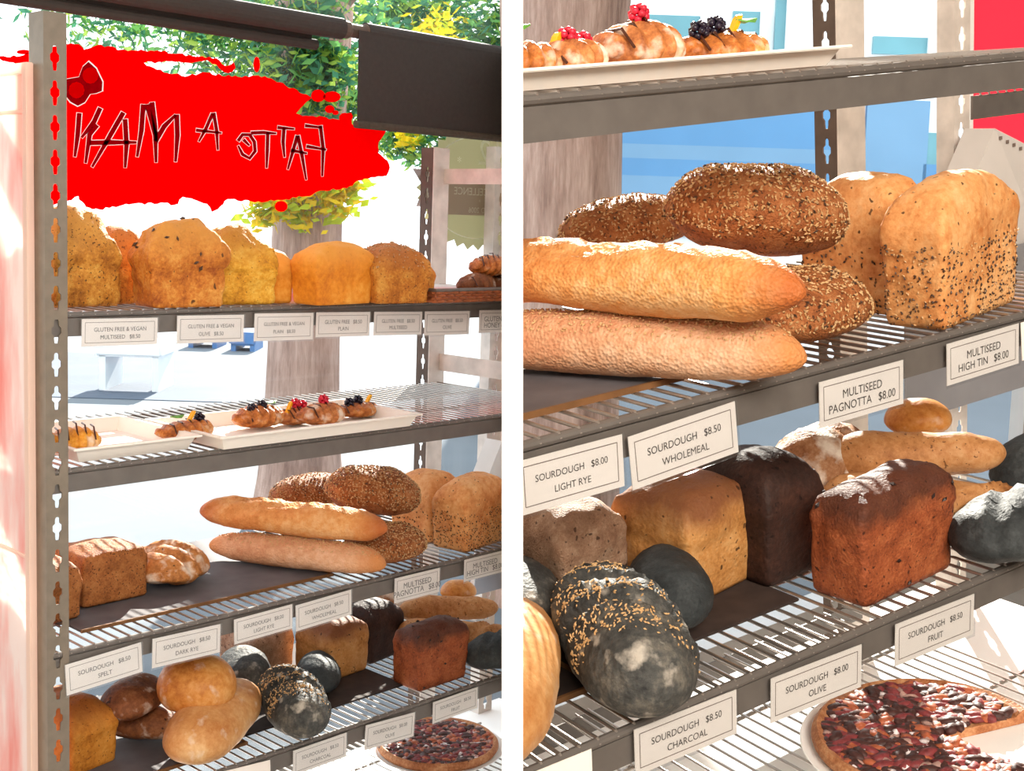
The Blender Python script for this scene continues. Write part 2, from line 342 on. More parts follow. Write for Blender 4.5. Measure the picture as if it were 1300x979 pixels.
# white and blue street furniture
def street_item(name, label, cat, px0, px1, py_top, Z, mat, depth=.35, legs=False):
    a = ground_at(px0, Z); b = ground_at(px1, Z); wd = (b - a).length; mw = Matrix((RIGHT.xy.to_3d().normalized(), Vector((FWD.x, FWD.y, 0)).normalized(), Vector((0, 0, 1)))).transposed().to_4x4(); mw.translation = a
    h = (CAMLOC + FWD * Z + DOWN * ((py_top - PY) / F_PX * Z)).z + .04; h = max(.2, h); t = empty(name, mw); tag(t, label, cat)
    bm = bmn(); box(bm, (0, 0, h * .72 if legs else .06), (wd, depth, h), .02); mesh_obj('body', bm, mat, t, mw)
    for x in (.04, wd - .08) if legs else (0.02, wd - .06):
        bm = bmn(); box(bm, (x, .02, 0), (x + .05, depth - .02, h * .74 if legs else .08)); mesh_obj('foot', bm, mat, t, mw)
M_sb = plain('street_blue', (70, 120, 176), .5, var=.2, scale=4)
street_item('street_bench', 'white bench on the bright pavement beyond the slotted front post', 'bench', 118, 205, 452, 10.0, M_fw, .5, True)
street_item('street_box', 'blue box standing on the far side of the street near the tree trunk', 'box', 290, 324, 440, 13.2, M_sb, .5)
street_item('street_box', 'low blue box across the street behind the bench', 'box', 236, 276, 446, 13.4, M_sb, .5)
M_red = film('red_vinyl', (255, 0, 8)); M_reds = film('red_sign', (250, 92, 112))

# ------------------------------------------------------------------ racks
M_post = plain('post_steel', (130, 119, 106), .45, .35, .10, 60, .1)
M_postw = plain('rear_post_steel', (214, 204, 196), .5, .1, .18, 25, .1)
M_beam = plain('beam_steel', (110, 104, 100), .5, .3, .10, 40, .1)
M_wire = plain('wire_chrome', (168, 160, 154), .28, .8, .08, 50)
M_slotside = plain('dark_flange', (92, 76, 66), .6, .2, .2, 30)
def slot(cx, cz, s=1.0):                          # keyhole slot outline
    return [(cx + s * a, cz + s * b) for a, b in ((-.0026, -.0155), (.0026, -.0155), (.0034, -.010), (.0034, -.0055), (.0068, -.002), (.0068, .005), (.0036, .008), (.0034, .014), (.0020, .0165), (-.0020, .0165), (-.0034, .014), (-.0036, .008), (-.0068, .005), (-.0068, -.002), (-.0034, -.0055), (-.0034, -.010))]
def post(s, root, xa, xb, y, z0, z1, pitch, z_first, mat, mat2, flange, fl_len=.035, clip=None, slots_on='face', t=.0022):
    """angle post: slotted face in the x-z plane from xa to xb at depth y, flange along y at x = flange"""
    mw = FR[s][2]; cx = (xa + xb) / 2; zz = []; z = z_first
    while z < z1 - .02:
        if z > z0 + .02: zz.append(z)
        z += pitch
    bm = bmn(); prism(bm, [(xa, z0), (xb, z0), (xb, z1), (xa, z1)], t, [slot(cx, q) for q in zz] if slots_on == 'face' else [], lambda x, v, k: (x, y + k, v))
    p = mesh_obj('post', bm, mat, root, mw, clip)
    bm = bmn(); c2 = y + fl_len / 2
    prism(bm, [(y + t, z0), (y + fl_len, z0), (y + fl_len, z1), (y + t, z1)], t, [slot(c2, q) for q in zz] if slots_on == 'flange' else [], lambda u, v, k: (flange + k, u, v))
    if p: mesh_obj('flange', bm, mat2, p, mw, clip)
    return p
DEP, X_END = 0.40, 1.06
def shelf(s, root, k, x_left, pitch=.0182, wires=True):
    mw = FR[s][2]; z = ZS[s][k]
    bm = bmn(); box(bm, (x_left, 0, z - .026), (X_END, .0016, z - .0015)); box(bm, (x_left, .0016, z - .026), (X_END, .02, z - .0245)); box(bm, (x_left, .0016, z - .003), (X_END, .012, z - .0015))
    sh = mesh_obj('shelf', bm, M_beam, root, mw, s)
    bm = bmn(); tube(bm, [(x_left, .002, z + .0028), (X_END, .002, z + .0028)], .0042, 10); mesh_obj('front_rail', bm, M_beam, sh, mw, s)
    bm = bmn(); box(bm, (x_left, DEP - .002, z - .026), (X_END, DEP, z)); mesh_obj('rear_beam', bm, M_beam, sh, mw, s)
    for yy in (.13, .27):
        bm = bmn(); tube(bm, [(x_left, yy, z + .0015), (X_END, yy, z + .0015)], .0026, 6); mesh_obj('cross_rod', bm, M_wire, sh, mw, s)
    n = int((X_END - .02 - x_left) / pitch)
    for i in range(n):
        x = x_left + .012 + i * pitch; bm = bmn()
        tube(bm, [(x, -.0012, z + .002), (x, .0015, z + .0068), (x, .008, z + .0066), (x, DEP - .004, z + .0066)], .00165, 6)
        mesh_obj('wire', bm, M_wire, sh, mw, s)
    return sh
# rack in front of the window
rackL = empty('bread_rack', ML); tag(rackL, 'tall slotted-post wire bread rack holding golden loaves above white pastry trays', 'rack')
pz = .0445
zt = ony('L', (72, 16), 0)[2]
xa, xb = ony('L', (56, 300), -.002)[0], ony('L', (85, 300), -.002)[0]
post('L', rackL, xa, xb, -.003, -1.0295, zt, pz, -ZF + .03 + (zt + .0 + ZF) % pz, M_post, M_post, xa, .04)
post('L', rackL, xa, xb, DEP, -1.0295, zt, pz, -ZF + .03, M_post, M_post, xa, .035)
xr = ony('L', (546, 400), DEP)[0]
ztr = ony('L', (560, 188), DEP)[2]
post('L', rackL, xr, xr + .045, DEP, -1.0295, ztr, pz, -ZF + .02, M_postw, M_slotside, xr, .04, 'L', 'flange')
for k in (1, 2, 3, 4, 5): shelf('L', rackL, k, xa + .006)
for (py0, py1, yy) in ((215, 234, 0), (448, 469, 0)):
    z1 = ony('L', (570, py0), DEP)[2]; z0 = ony('L', (570, py1), DEP)[2]; bm = bmn(); box(bm, (xr + .03, 0.0, z0), (xr + .034, DEP + .002, z1)); mesh_obj('end_brace', bm, M_postw, rackL, ML, 'L')
# clear end panel of that rack, seen from outside; red reflections painted in as pink blotches
M_panel, n_, b_, N_, L_ = nt('reflection_pink_plastic')
tc = N_.new('ShaderNodeTexCoord'); mp = N_.new('ShaderNodeMapping'); mp.inputs['Scale'].default_value = (6, 9, 2.2); L_.new(tc.outputs['Object'], mp.inputs[0])
nz = N_.new('ShaderNodeTexNoise'); nz.inputs['Scale'].default_value = 1.6; nz.inputs['Detail'].default_value = 5; L_.new(mp.outputs[0], nz.inputs['Vector'])
rp = N_.new('ShaderNodeValToRGB'); rp.color_ramp.elements[0].position = .34; rp.color_ramp.elements[0].color = lin((246, 168, 156)) + (1,); rp.color_ramp.elements[1].position = .56; rp.color_ramp.elements[1].color = lin((255, 244, 240)) + (1,)
L_.new(nz.outputs['Fac'], rp.inputs[0])
tr_ = N_.new('ShaderNodeBsdfTranslucent'); L_.new(rp.outputs[0], tr_.inputs[0]); L_.new(rp.outputs[0], b_.inputs['Base Color']); b_.inputs['Roughness'].default_value = .3
mx_ = N_.new('ShaderNodeMixShader'); mx_.inputs[0].default_value = .35; L_.new(tr_.outputs[0], mx_.inputs[1]); L_.new(b_.outputs[0], mx_.inputs[2]); L_.new(mx_.outputs[0], N_['Material Output'].inputs[0])
zp = ony('L', (45, 80), .02)[2]
pan = empty('end_panel', ML @ Matrix.Translation((xa - .006, 0, 0))); tag(pan, 'white plastic end panel with painted pink reflections beside the slotted front post', 'panel')
bm = bmn(); box(bm, (xa - .008, .03, -ZF), (xa - .004, .50, zp - .01)); mesh_obj('sheet', bm, M_panel, pan, ML)
M_pf = film('panel_edge', (252, 234, 224))
for a, b in (((xa - .013, .018, -ZF), (xa - .003, .032, zp)), ((xa - .012, .49, -ZF), (xa - .003, .505, zp)), ((xa - .012, .032, zp - .014), (xa - .003, .49, zp)), ((xa - .011, .032, zp - .065), (xa - .004, .49, zp - .060)), ((xa - .011, .032, -.33), (xa - .004, .49, -.325))):
    bm = bmn(); box(bm, a, b, .001); mesh_obj('edge_strip', bm, M_pf, pan, ML)
# slotted post of the neighbouring rack
xq = ony('L', (626, 300), .46)[0]; nb = empty('slotted_post', ML @ Matrix.Translation((xq, .46, -ZF))); tag(nb, 'pale slotted steel post beside the round window badge', 'post')
post('L', nb, xq, xq + .045,   .46, -1.0295, ony('L', (630, 186), .46)[2], pz, -ZF + .02, M_postw, M_postw, xq, .03, 'L')

# second rack
rackR = empty('bread_rack', MR); tag(rackR, 'wire bread rack with multiseed loaves, long loaves and a charcoal sourdough', 'rack')
for k in (2, 3, 4, 5): shelf('R', rackR, k, -.25)
xr2 = ony('R', (1064, 150), DEP)[0]
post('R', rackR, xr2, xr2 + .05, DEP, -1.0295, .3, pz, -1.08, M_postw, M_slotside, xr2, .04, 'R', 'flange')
post('R', rackR, X_END - .03, X_END, -.003, -1.0295, .3, pz, -1.08, M_post, M_post, X_END, .04, 'R')
xq2 = ony('R', (1211, 150), .46)[0]; nb2 = empty('slotted_post', MR @ Matrix.Translation((xq2, .46, -1.1))); tag(nb2, 'pale slotted steel post carrying the end of a grey shelf beam', 'post')
post('R', nb2, xq2, xq2 + .035, .46, -1.0295, .3, pz, -1.085, M_postw, M_postw, xq2, .03, 'R')
# ------------------------------------------------------------------ bread shapes
def fr(p, sc, seed, octv=4): return noise.fractal(Vector(p) * sc + Vector((seed * 3.1, seed * 1.7, seed * .9)), 1.0, 2.0, octv)
def tin_loaf(lx, ly, h, dome=.22, bulge=.05, taper=.05, seed=1, rough=.004, n=18, lump=.0, pw=18.0, ce=3.6, seam=.0, seam_at=.64):
    bm = bmesh.new(); bmesh.ops.create_cube(bm, size=2); bmesh.ops.subdivide_edges(bm, edges=bm.edges[:], cuts=n, use_grid_fill=True)
    for v in bm.verts:
        x, y, z = v.co; m = max(abs(x), abs(y))
        if m > 1e-6:
            k = m / (abs(x) ** pw + abs(y) ** pw) ** (1 / pw); x *= k; y *= k
        t = (z + 1) / 2
        s = 1 - taper * (1 - t) + bulge * math.exp(-((t - .74) / .13) ** 2)
        if seam: s -= seam * math.exp(-((t - seam_at - .03 * math.sin(x * 4 + seed)) / .03) ** 2)
        top = max(0.0, (t - .80) / .20); s *= 1 - .09 * top ** 2.2
        bot = max(0.0, (.06 - t) / .06); s *= 1 - .045 * bot ** 2
        crown = ((1 - min(1, abs(x)) ** ce) * (1 - min(1, abs(y)) ** ce)) ** .6
        zz = h * (1 - dome) * t + (h * dome * crown * max(0, (t - .5) / .5) ** 1.5)
        if lump and t > .55: zz += lump * h * (t - .55) / .45 * fr((x * .5, y * .5, 0), 2.2, seed, 2)
        p = Vector((x * lx / 2 * s, y * ly / 2 * s, zz))
        d = fr((p.x, p.y, p.z), 40, seed) * rough * .8 + fr((p.x, p.y, p.z), 11, seed + 5, 2) * rough * 1.2
        g = Vector((p.x / lx, p.y / ly, (p.z - h * .4) / h)).normalized()
        if t > .03: p += g * d * (.3 + .7 * min(1, t * 1.4))
        v.co = p
    mz = min(v.co.z for v in bm.verts)
    for v in bm.verts: v.co.z -= mz
    return bm
def sweep(L, rw, rh, p=2.6, q=.55, bend=0.0, seed=1, rough=.003, slashes=(), flat=.3, n=46, seg=30, ridge=0, ridge_d=0.0, sag=0.0, taper=0.0):
    """rounded loaf lying along x: half width rw, height rh; slashes = (position, slant, width, depth) cuts over the top"""
    bm = bmesh.new(); rings = []
    for i in range(n + 1):
        t = i / n; u = -math.cos(math.pi * t)                 # -1..1, denser at the ends
        k = max(0.0, 1 - abs(u) ** p) ** q; k *= 1 + taper * u
        cx = u * L / 2; cy = bend * (u * u - .35) * L; ring = []
        for j in range(seg):
            a = 2 * math.pi * j / seg; c, s = math.cos(a), math.sin(a)
            yy = c * rw * k; zz = s * rh / 2 * k
            if zz < 0: zz *= (1 - flat)
            P = Vector((cx, yy, zz)); nrm = Vector((u * .3 * (1 - k), c / rw, s / (rh / 2))).normalized()
            d = fr(P, 22, seed) * rough + fr(P, 8, seed + 3, 2) * rough * 1.5
            if k > .05:
                for (x0, sl, wd, dp) in slashes:
                    e = (cx - x0 * L / 2 - sl * yy) / wd
                    if s > -.1 and abs(e) < 2.5: d += -dp * math.exp(-e * e) * min(1, max(0, s + .1) * 2) + dp * .55 * math.exp(-(abs(e) - 1.4) ** 2 * 4) * min(1, max(0, s + .1) * 2)
                if ridge: d += ridge_d * math.sin(ridge * (cx / L * 6.283 + .35 * a)) 
            P += nrm * d * min(1, k * 1.4)
            P.y += cy; P.z -= sag * u * u * L; ring.append(bm.verts.new(P))
        rings.append(ring)
    for i in range(n):
        for j in range(seg): bm.faces.new((rings[i][j], rings[i][(j + 1) % seg], rings[i + 1][(j + 1) % seg], rings[i + 1][j]))
    bmesh.ops.remove_doubles(bm, verts=bm.verts, dist=1e-5)
    mz = min(v.co.z for v in bm.verts)
    for v in bm.verts: v.co.z -= mz
    return bm
def seeds_on(src, n, size, mask, seed=1, lift=.0003, fat=.5):
    """small drop-shaped seeds pressed into the surface of src"""
    rnd = random.Random(seed); src.normal_update(); fs = [f for f in src.faces if f.normal.z > -.6 and f.calc_area() > 0]
    cum = []; tot = 0
    for f in fs: tot += f.calc_area(); cum.append(tot)
    import bisect
    bm = bmesh.new(); made = tries = 0
    while made < n and tries < n * 8:
        tries += 1; f = fs[min(len(fs) - 1, bisect.bisect(cum, rnd.random() * tot))]; vs = f.verts
        a, b = rnd.random(), rnd.random()
        if a + b > 1: a, b = 1 - a, 1 - b
        p = vs[0].co + (vs[1].co - vs[0].co) * a + (vs[2].co - vs[0].co) * b; nn = f.normal.copy()
        if not mask(p, nn, rnd): continue
        u = nn.orthogonal().normalized(); u.rotate(Matrix.Rotation(rnd.random() * 6.28, 3, nn)); v = nn.cross(u); s = size * rnd.uniform(.75, 1.25); c = p + nn * (lift + s * .15)
        w6 = [bm.verts.new(c + u * s * .55), bm.verts.new(c + v * s * .5 * fat), bm.verts.new(c - u * s * .45), bm.verts.new(c - v * s * .5 * fat), bm.verts.new(c + nn * s * .28), bm.verts.new(c - nn * s * .3)]
        for i in range(4): bm.faces.new((w6[i], w6[(i + 1) % 4], w6[4])); bm.faces.new((w6[(i + 1) % 4], w6[i], w6[5]))
        made += 1
    return bm
SESAME = plain('sesame', (206, 166, 116), .5, var=.15, scale=400); DARKSEED = plain('dark_seed', (74, 52, 38), .5, var=.3, scale=400); OAT = plain('oat_flake', (190, 152, 110), .7, var=.2, scale=300)
def place(s, P, yaw, tilt=0.0, roll=0.0): return FR[s][2] @ Matrix.Translation(P) @ Matrix.Rotation(yaw, 4, 'Z') @ Matrix.Rotation(tilt, 4, 'Y') @ Matrix.Rotation(roll, 4, 'X')
def put(s, name, bm, mw, mat, label, cat, group=None, seeds=()):
    """one bread: crust, plus a part for each kind of seed on it"""
    if not seeds:
        return tag(mesh_obj(name, bm, mat, mw=mw, clip=s, smooth=True), label, cat, group)
    sm = [(nm, seeds_on(bm, n, size, mask, sd), m) for sd, (nm, n, size, mask, m) in enumerate(seeds, 1)]
    t = empty(name, mw); tag(t, label, cat, group); mesh_obj('crust', bm, mat, t, mw, s, True)
    for nm, b, m in sm: tag(mesh_obj(nm, b, m, t, mw, s), kind='stuff')
    return t
def tin_at(s, k, near, right, left=None, top=None, depth=.11, h=None, lift=0.0):
    """stand a tin loaf on shelf k: near, right, left are the pixels of its base corners, top the row of its crown"""
    z = ZS[s][k] + SURF + lift; A = onz(s, near, z); B = onz(s, right, z); e1 = (B - A).xy; am = math.atan2(e1.y, e1.x)
    if left is not None:                          # turn the loaf so that both base edges share the error evenly
        e2 = (onz(s, left, z) - A).xy; am += (math.atan2(e2.y, e2.x) - math.pi / 2 - am) * .5
    vx = Vector((math.cos(am), math.sin(am), 0)); vy = Vector((-vx.y, vx.x, 0))
    def reach(d, px):                             # length along d at which the base corner meets the image column px
        lo, hi = 0.02, 0.2; sg = 1 if px > near[0] else -1
        for _ in range(30):
            m = (lo + hi) / 2
            if (proj(s, A + d * m)[0] - px) * sg < 0: lo = m
            else: hi = m
        return lo
    lx = reach(vx, right[0]); ly = max(.06, reach(vy, left[0])) if left is not None else depth
    C = A + vx * lx / 2 + vy * ly / 2
    if h is None: h = hsolve(s, C, top[1])
    return place(s, C, am), lx * 1.03, ly * 1.03, h
DBG = []
def tin(s, k, name, mat, label, near, right, left=None, top=None, depth=.11, h=None, cat='bread loaf', group=None, lift=0.0, seeds=(), **kw):
    mw, lx, ly, hh = tin_at(s, k, near, right, left, top, depth, h, lift); DBG.append((s, k, label[:30], round(lx, 3), round(ly, 3), round(hh, 3)))
    bm = tin_loaf(lx, ly, hh, **kw)
    return put(s, name, bm, mw, mat, label, cat, group, [(a, b, c, (lambda f, H: (lambda p, n, r: f(p.x / lx, p.y / ly, p.z / H, n, r)))(d, hh), e) for a, b, c, d, e in seeds])
def long_loaf(s, name, mat, label, A, zA, B, zB, rw, rh, cat='bread loaf', group=None, seeds=(), **kw):
    """A, B: pixels of the two tips; zA, zB: heights of the underside in rack coords"""
    a = onz(s, A, zA + rh * .42); b = onz(s, B, zB + rh * .42); d = b - a; L = d.length; yaw = math.atan2(d.y, d.x); tilt = -math.asin(max(-1, min(1, d.z / L)))
    c = (a + b) / 2; c.z = (zA + zB) / 2; DBG.append((s, label[:30], 'L', round(L, 3), 'c', [round(q, 3) for q in c]))
    bm = sweep(L, rw, rh, **kw)
    return put(s, name, bm, place(s, c, yaw, tilt), mat, label, cat, group, [(x, n, z, (lambda f: (lambda p, nn, r: f(p.x / L, p.y / rw, p.z / rh, nn, r)))(mk), m) for x, n, z, mk, m in seeds])
def short_loaf(s, name, mat, label, C, z, L, yaw, rw, rh, cat='bread loaf', group=None, seeds=(), tilt=0.0, roll=0.0, **kw):
    """C: pixel of the middle of the loaf; z: height of its underside in rack coords"""
    c = onz(s, C, z + rh * .45); c.z = z; DBG.append((s, label[:30], 'c', [round(q, 3) for q in c]))
    bm = sweep(L, rw, rh, **kw)
    return put(s, name, bm, place(s, c, R_(yaw), R_(tilt), R_(roll)), mat, label, cat, group, [(x, n, zz, (lambda f: (lambda p, nn, r: f(p.x / L, p.y / rw, p.z / rh, nn, r)))(mk), m) for x, n, zz, mk, m in seeds])

# crusts
C_gf1 = bread('gf_seed_crust', (136, 76, 26), (196, 128, 46), (230, 178, 86), 30, (70, 44, 24), .25, 230, .8, (196, 140, 66))
C_gf2 = bread('gf_olive_crust', (140, 66, 22), (196, 116, 42), (228, 170, 84), 26, (60, 34, 22), .12, 90, .7, (206, 142, 66))
C_gf3 = bread('gf_yellow_crust', (170, 104, 22), (222, 158, 46), (242, 198, 92), 26, (150, 90, 30), .15, 240, .9, (190, 128, 54))
C_plain = bread('plain_gf_crust', (196, 106, 22), (224, 138, 36), (240, 172, 74), 14, (190, 110, 30), .05, 300, .3, (222, 152, 64))
C_gf5 = bread('multiseed_gf_crust', (144, 78, 24), (192, 118, 40), (222, 164, 76), 34, (110, 62, 26), .3, 260, .8, (172, 106, 52))
C_rye = bread('dark_rye_crust', (120, 70, 34), (160, 98, 50), (184, 124, 72), 40, (70, 38, 20), .32, 330, .6)
C_pag = bread('pagnotta_crust', (130, 74, 34), (186, 122, 66), (214, 160, 108), 20, (60, 34, 20), .1, 150, .5, flour=.35)
C_bag = bread('baguette_crust', (204, 122, 58), (228, 160, 94), (244, 200, 146), 14, None, 0, 200, .5, pores=330, ends=(176, 84, 34))
C_bag2 = bread('sesame_baguette_crust', (196, 130, 92), (218, 164, 126), (236, 196, 164), 14, None, 0, 200, .5, pores=330, ends=(204, 128, 62))
C_mult = bread('multiseed_crust', (116, 62, 32), (164, 98, 54), (194, 138, 90), 50, (60, 38, 24), .35, 300, .9)
C_high = bread('high_tin_crust', (190, 112, 56), (222, 158, 98), (236, 190, 136), 16, (70, 44, 26), .08, 130, .5)
C_fruit = bread('fruit_crust', (108, 52, 30), (154, 80, 46), (184, 108, 66), 40, (60, 30, 20), .15, 200, .6, (72, 42, 32), topz=(.62, .82))
C_whole = bread('wholemeal_crust', (160, 104, 52), (196, 138, 78), (214, 166, 110), 30, (60, 36, 22), .10, 120, .5, (120, 72, 48), topz=(.6, .85))
C_dark = bread('dark_loaf_crust', (38, 24, 20), (54, 34, 28), (78, 50, 40), 24, (20, 12, 10), .15, 130, .5)
C_lrye = bread('light_rye_crust', (140, 104, 82), (172, 134, 108), (204, 172, 146), 60, (80, 56, 46), .2, 160, .8)
C_char = bread('charcoal_crust', (44, 45, 46), (74, 74, 72), (124, 118, 108), 18, None, 0, 200, .9, flour=.16)
C_char2 = bread('plain_charcoal_crust', (36, 40, 42), (52, 56, 58), (76, 80, 82), 20, None, 0, 200, .6)
C_bun = bread('glossy_bun_crust', (168, 92, 38), (204, 136, 66), (226, 174, 110), 14, None, 0, 200, .25, flour=.06, rough=.4)
C_bun2 = bread('pale_bun_crust', (184, 118, 62), (206, 150, 94), (224, 182, 132), 14, None, 0, 200, .25, flour=.10, rough=.45)
C_roll = bread('dark_roll_crust', (84, 48, 30), (130, 78, 46), (160, 108, 70), 22, (40, 26, 20), .1, 90, .5, flour=.15)
C_yel = bread('yellow_tin_crust', (150, 84, 22), (196, 126, 44), (216, 154, 72), 20, (110, 62, 24), .15, 240, .5, (150, 88, 36), topz=(.6, .95))
C_wbag = bread('wholemeal_baguette_crust', (146, 92, 50), (184, 128, 78), (206, 160, 112), 20, (100, 62, 36), .15, 240, .4)
C_flour = bread('floury_loaf_crust', (120, 74, 44), (160, 112, 76), (196, 156, 120), 30, None, 0, 200, .8, flour=.5)

# ---- top shelf, gluten free tins
G1 = 'gluten free tins along the top shelf'
tin('L', 1, 'tin_loaf', C_gf1, 'tall craggy multiseed tin loaf standing right behind the slotted front post', (70, 391), (155, 388.5), None, (105, 262), .11, seed=2, rough=.008, dome=.30, bulge=.04, lump=.05, ce=2.6, seam=.02, seam_at=.55, group=G1)
tin('L', 1, 'tin_loaf', C_gf5, 'small brown tin loaf half hidden between the craggy loaf and the olive loaf', (150, 386.5), (190, 385), None, (170, 292), .10, seed=3, rough=.006, dome=.4, group=G1)
tin('L', 1, 'tin_loaf', C_gf2, 'domed tin loaf with a dark olive stuck in its crust', (193, 391.5), (287, 389), (166, 387), (230, 279), seed=4, rough=.008, dome=.26, bulge=.07, lump=.03, ce=2.4, seam=.03, seam_at=.55, taper=.06, group=G1,
    seeds=[('olive_bits', 14, .010, lambda x, y, z, n, r: z > .3, DARKSEED)])
tin('L', 1, 'tin_loaf', C_gf3, 'yellow tin loaf with a lumpy cracked top beside the olive loaf', (272, 387.5), (350, 386.5), None, (312, 290), .10, seed=5, rough=.011, dome=.30, lump=.06, ce=2.6, seam=.03, seam_at=.6, group=G1)
tin('L', 1, 'tin_loaf', C_plain, 'narrow orange tin loaf squeezed behind the plain loaf', (330, 386), (372, 385), None, (352, 315), .10, seed=6, rough=.003, dome=.22, group=G1)
tin('L', 1, 'tin_loaf', C_plain, 'smooth golden plain tin loaf with a split along its top', (403, 388.5), (476, 386.5), (367, 386), (410, 304), seed=7, rough=.004, dome=.24, bulge=.03, taper=.10, ce=2.2, seam=.03, seam_at=.74, group=G1)
tin('L', 1, 'tin_loaf', C_gf5, 'brown multiseed tin loaf beside the rear post', (478, 386), (543, 385), None, (515, 309), .10, seed=8, rough=.006, dome=.28, lump=.03, ce=2.6, group=G1,
    seeds=[('seeds', 160, .004, lambda x, y, z, n, r: z > .6, OAT)])
tin('L', 1, 'tin_loaf', C_gf2, 'orange tin loaf tucked behind the brown multiseed loaf', (515, 384.5), (552, 384), None, (540, 322), .10, seed=9, rough=.004, dome=.3, group=G1)

# ---- middle shelf, left end
Z3 = {'L': ZS['L'][3] + SURF, 'R': ZS['R'][3] + SURF}; Z4 = {'L': ZS['L'][4] + SURF, 'R': ZS['R'][4] + SURF}
tin('L', 3, 'tin_loaf', C_rye, 'brown rye tin loaf half hidden by the slotted front post', (58, 796), (104, 783), None, (85, 706), .12, seed=11, rough=.003, dome=.15, lift=.004)
tin('L', 3, 'tin_loaf', C_rye, 'brick shaped dark rye loaf with a flat top', (106, 773), (188, 755), None, (120, 690), .10, seed=12, rough=.003, dome=.06, bulge=.0, taper=.02, lift=.004)
short_loaf('L', 'round_loaf', C_pag, 'round cracked country loaf behind the brick shaped rye loaf', (214, 712), Z3['L'] + .004, .14, 40, .062, .078, seed=13, rough=.006, slashes=((.1, .3, .008, .005), (-.35, .2, .007, .004)), flat=.5, p=2.4)
# ---- middle shelf: long loaves and multiseed loaves, on both racks
def seedmask(x, y, z, n, r): return True
def midshelf(s, q):
    rk = 'first' if s == 'L' else 'second'
    long_loaf(s, 'baguette', C_bag2, q['lowlab'], q['low'][0], Z3[s] + .003, q['low'][1], Z3[s] + .003, .032, .061, cat='baguette', seed=21, p=5, q=.6, rough=.0022, flat=.25, n=60,
              seeds=[('sesame_seeds', 900, .0034, lambda x, y, z, n, r: z > (.66 if r.random() < .6 else .82), SESAME)])
    long_loaf(s, 'baguette', C_bag, q['uplab'], q['up'][0], Z3[s] + .055, q['up'][1], Z3[s] + .055, .035, .068, cat='baguette', seed=22, p=5, q=.6, rough=.003, flat=.25, n=60, slashes=((-.25, 4.5, .022, .005), (.30, 4.5, .022, .004)))
    oat = lambda n: [('pale_seeds', int(n * 1.9), .0036, seedmask, SESAME), ('oat_flakes', n // 3, .0046, seedmask, OAT), ('dark_seeds', n // 6, .0046, seedmask, DARKSEED)]
    G = 'multiseed loaves piled behind the baguettes'
    short_loaf(s, 'multiseed_loaf', C_mult, q['ml'][0], q['m'][0], Z3[s] + .004, .17, 12, .062, .075, seed=23, flat=.4, p=2.6, rough=.004, seeds=oat(600))
    short_loaf(s, 'multiseed_loaf', C_mult, q['ml'][1], q['m'][1], Z3[s] + .045, .17, 0, .05, .075, seed=24, flat=.4, p=2.6, rough=.004, seeds=oat(500))
    short_loaf(s, 'multiseed_loaf', C_mult, q['ml'][2], q['m'][2], Z3[s] + .070, .175, q['yaw'], .057, .094, seed=25, flat=.3, p=2.6, rough=.004, seeds=oat(900), tilt=q['tilt'])
    tin(s, 3, 'tin_loaf', C_high, q['hl'], *q['h'], seed=26, rough=.003, dome=.20, bulge=.02, taper=.05, ce=2.8, seam=.03, seam_at=.56,
        seeds=[('dark_seeds', 760, .0036, lambda x, y, z, n, r: z < .52 + .05 * math.sin(x * 9), DARKSEED), ('pale_seeds', 420, .0034, lambda x, y, z, n, r: z < .55 or r.random() < .03, SESAME)])
    tin(s, 3, 'tin_loaf', C_high, q['hbl'], *q['hb'], seed=27, rough=.003, dome=.26, bulge=.03, seeds=[('dark_seeds', 250, .0042, lambda x, y, z, n, r: z < .5, DARKSEED)])
midshelf('L', dict(low=[(266, 690), (490, 716)], up=[(254, 648), (492, 672)], m=[(490, 688), (392, 622), (470, 623)], yaw=-38, tilt=7,
    h=((592, 703), (648, 688), (548, 696), (592, 602)), hb=((545, 690), (590, 680), None, (540, 597)),
    lowlab='sesame topped long loaf lying whole on the grey board of the rye loaves', uplab='smooth long loaf resting on the sesame long loaf, its far tip showing whole',
    ml=['flat multiseed loaf lying on the wires next to the whole long loaves', 'multiseed loaf peeping over the middle of the whole long loaf', 'large multiseed loaf on top of the pile above the whole long loaves'],
    hl='high tin loaf with seeded sides cut off by the partition', hbl='paler high tin loaf behind, below the grey brace of the slotted post rack'))
midshelf('R', dict(low=[(585, 428), (1024, 452)], up=[(560, 340), (1022, 372)], m=[(1004, 386), (792, 283), (951, 268)], yaw=-30, tilt=9,
    h=((1198, 421), (1293, 394), (1124, 417), (1200, 217)), hb=((1135, 402), (1190, 386), None, (1085, 220)),
    lowlab='sesame topped long loaf whose cut end meets the white partition', uplab='smooth dimpled long loaf running into the white partition',
    ml=['flat multiseed loaf lying on the wires between long loaf tip and high tin loaf', 'multiseed loaf dusted with flour behind the dimpled long loaf', 'large oat and sesame covered loaf on top of the dimpled long loaf'],
    hl='big high tin loaf with plain domed top and densely seeded sides', hbl='high tin loaf half hidden behind the big seeded high tin loaf'))
